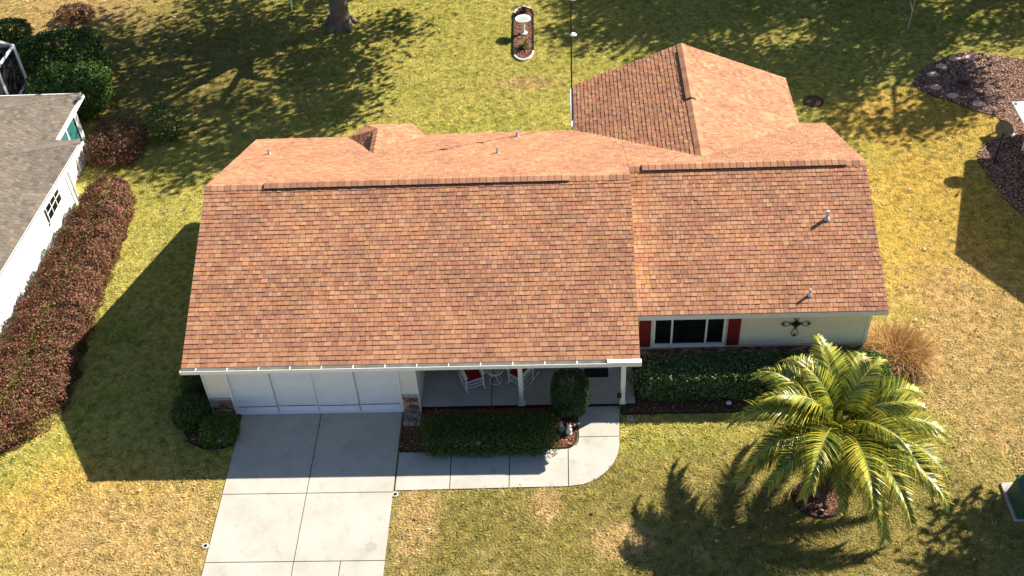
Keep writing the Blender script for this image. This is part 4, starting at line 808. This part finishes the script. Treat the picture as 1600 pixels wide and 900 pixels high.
edge_r = 24.35+(gy-4.65)*.31+3.0; edge_l = -9.36-(gy-5.8)*.365-3; ok &= (gx < edge_r) & (gx > edge_l)
gx, gy = gx[ok], gy[ok]; print('tufts', len(gx))
kf = rng.choice(len(gx), 3200, replace=False); wgt = np.exp(-((gx[kf]-22.5)/3.5)**2-((gy[kf]-1.5)/6)**2)+.12+.5*np.exp(-((gx[kf]-1)/4)**2-((gy[kf]-21)/4)**2); kf = kf[rng.random(len(kf)) < wgt]
V, C = leaves(np.stack([gx[kf], gy[kf], np.full(len(kf), .045)], 1), np.tile([0, 0, 1.], (len(kf), 1)), .11, [(.16, .08, .04), (.09, .05, .03), (.30, .18, .09), (.55, .48, .38)], .6, .3)
tag(link('fallen_leaves', quads_mesh('fallen_leaves', V, C, 'dry_leaf')), 'scattered brown fallen leaves lying on the grass', 'leaves', kind='stuff')
tm = bpy.data.meshes.new('turf_points'); tm.vertices.add(len(gx)); tm.vertices.foreach_set('co', np.stack([gx, gy, np.full(len(gx), -.032)], 1).astype(np.float32).ravel()); tm.materials.append(MATS['blade'])
grass = link('grass_blades', tm); tag(grass, 'short patchy green and straw coloured grass covering the lawn', 'grass', kind='stuff')
tuft = MB()
for k in range(13):
    a = rng.uniform(0, 6.28); e = rng.uniform(.05, .8); l = rng.uniform(.05, .10); bx_, by_ = rng.normal(0, .03, 2); d = Vector((math.cos(a)*math.cos(e), math.sin(a)*math.cos(e), math.sin(e)))*l; s_ = Vector((-math.sin(a), math.cos(a), 0) )*.010; o_ = Vector((bx_, by_, 0))
    tuft.add([o_-s_, o_+s_, o_+d*.6+s_*.8, o_+d*.6-s_*.8, o_+d+Vector((0, 0, -.012))], [(0, 1, 2, 3), (3, 2, 4)])
tme = tuft.mesh('tuft', 'blade'); tob = bpy.data.objects.new('tuft', tme)
ng = bpy.data.node_groups.new('scatter', 'GeometryNodeTree'); ng.interface.new_socket('Geometry', in_out='INPUT', socket_type='NodeSocketGeometry'); ng.interface.new_socket('Geometry', in_out='OUTPUT', socket_type='NodeSocketGeometry')
gi, go_ = ng.nodes.new('NodeGroupInput'), ng.nodes.new('NodeGroupOutput'); ip = ng.nodes.new('GeometryNodeInstanceOnPoints'); oi = ng.nodes.new('GeometryNodeObjectInfo'); oi.inputs['Object'].default_value = tob
rv = ng.nodes.new('FunctionNodeRandomValue'); rv.data_type = 'FLOAT_VECTOR'; rv.inputs[0].default_value = (-.15, -.15, 0); rv.inputs[1].default_value = (.15, .15, 6.28)
rs = ng.nodes.new('FunctionNodeRandomValue'); rs.data_type = 'FLOAT'; rs.inputs[2].default_value = .6; rs.inputs[3].default_value = 1.25
m2p = ng.nodes.new('GeometryNodeMeshToPoints')
ng.links.new(gi.outputs[0], m2p.inputs[0]); ng.links.new(m2p.outputs[0], ip.inputs['Points']); ng.links.new(oi.outputs['Geometry'], ip.inputs['Instance']); ng.links.new(rv.outputs[0], ip.inputs['Rotation']); ng.links.new(rs.outputs[1], ip.inputs['Scale']); ng.links.new(ip.outputs[0], go_.inputs[0])
md = grass.modifiers.new('scatter', 'NODES'); md.node_group = ng
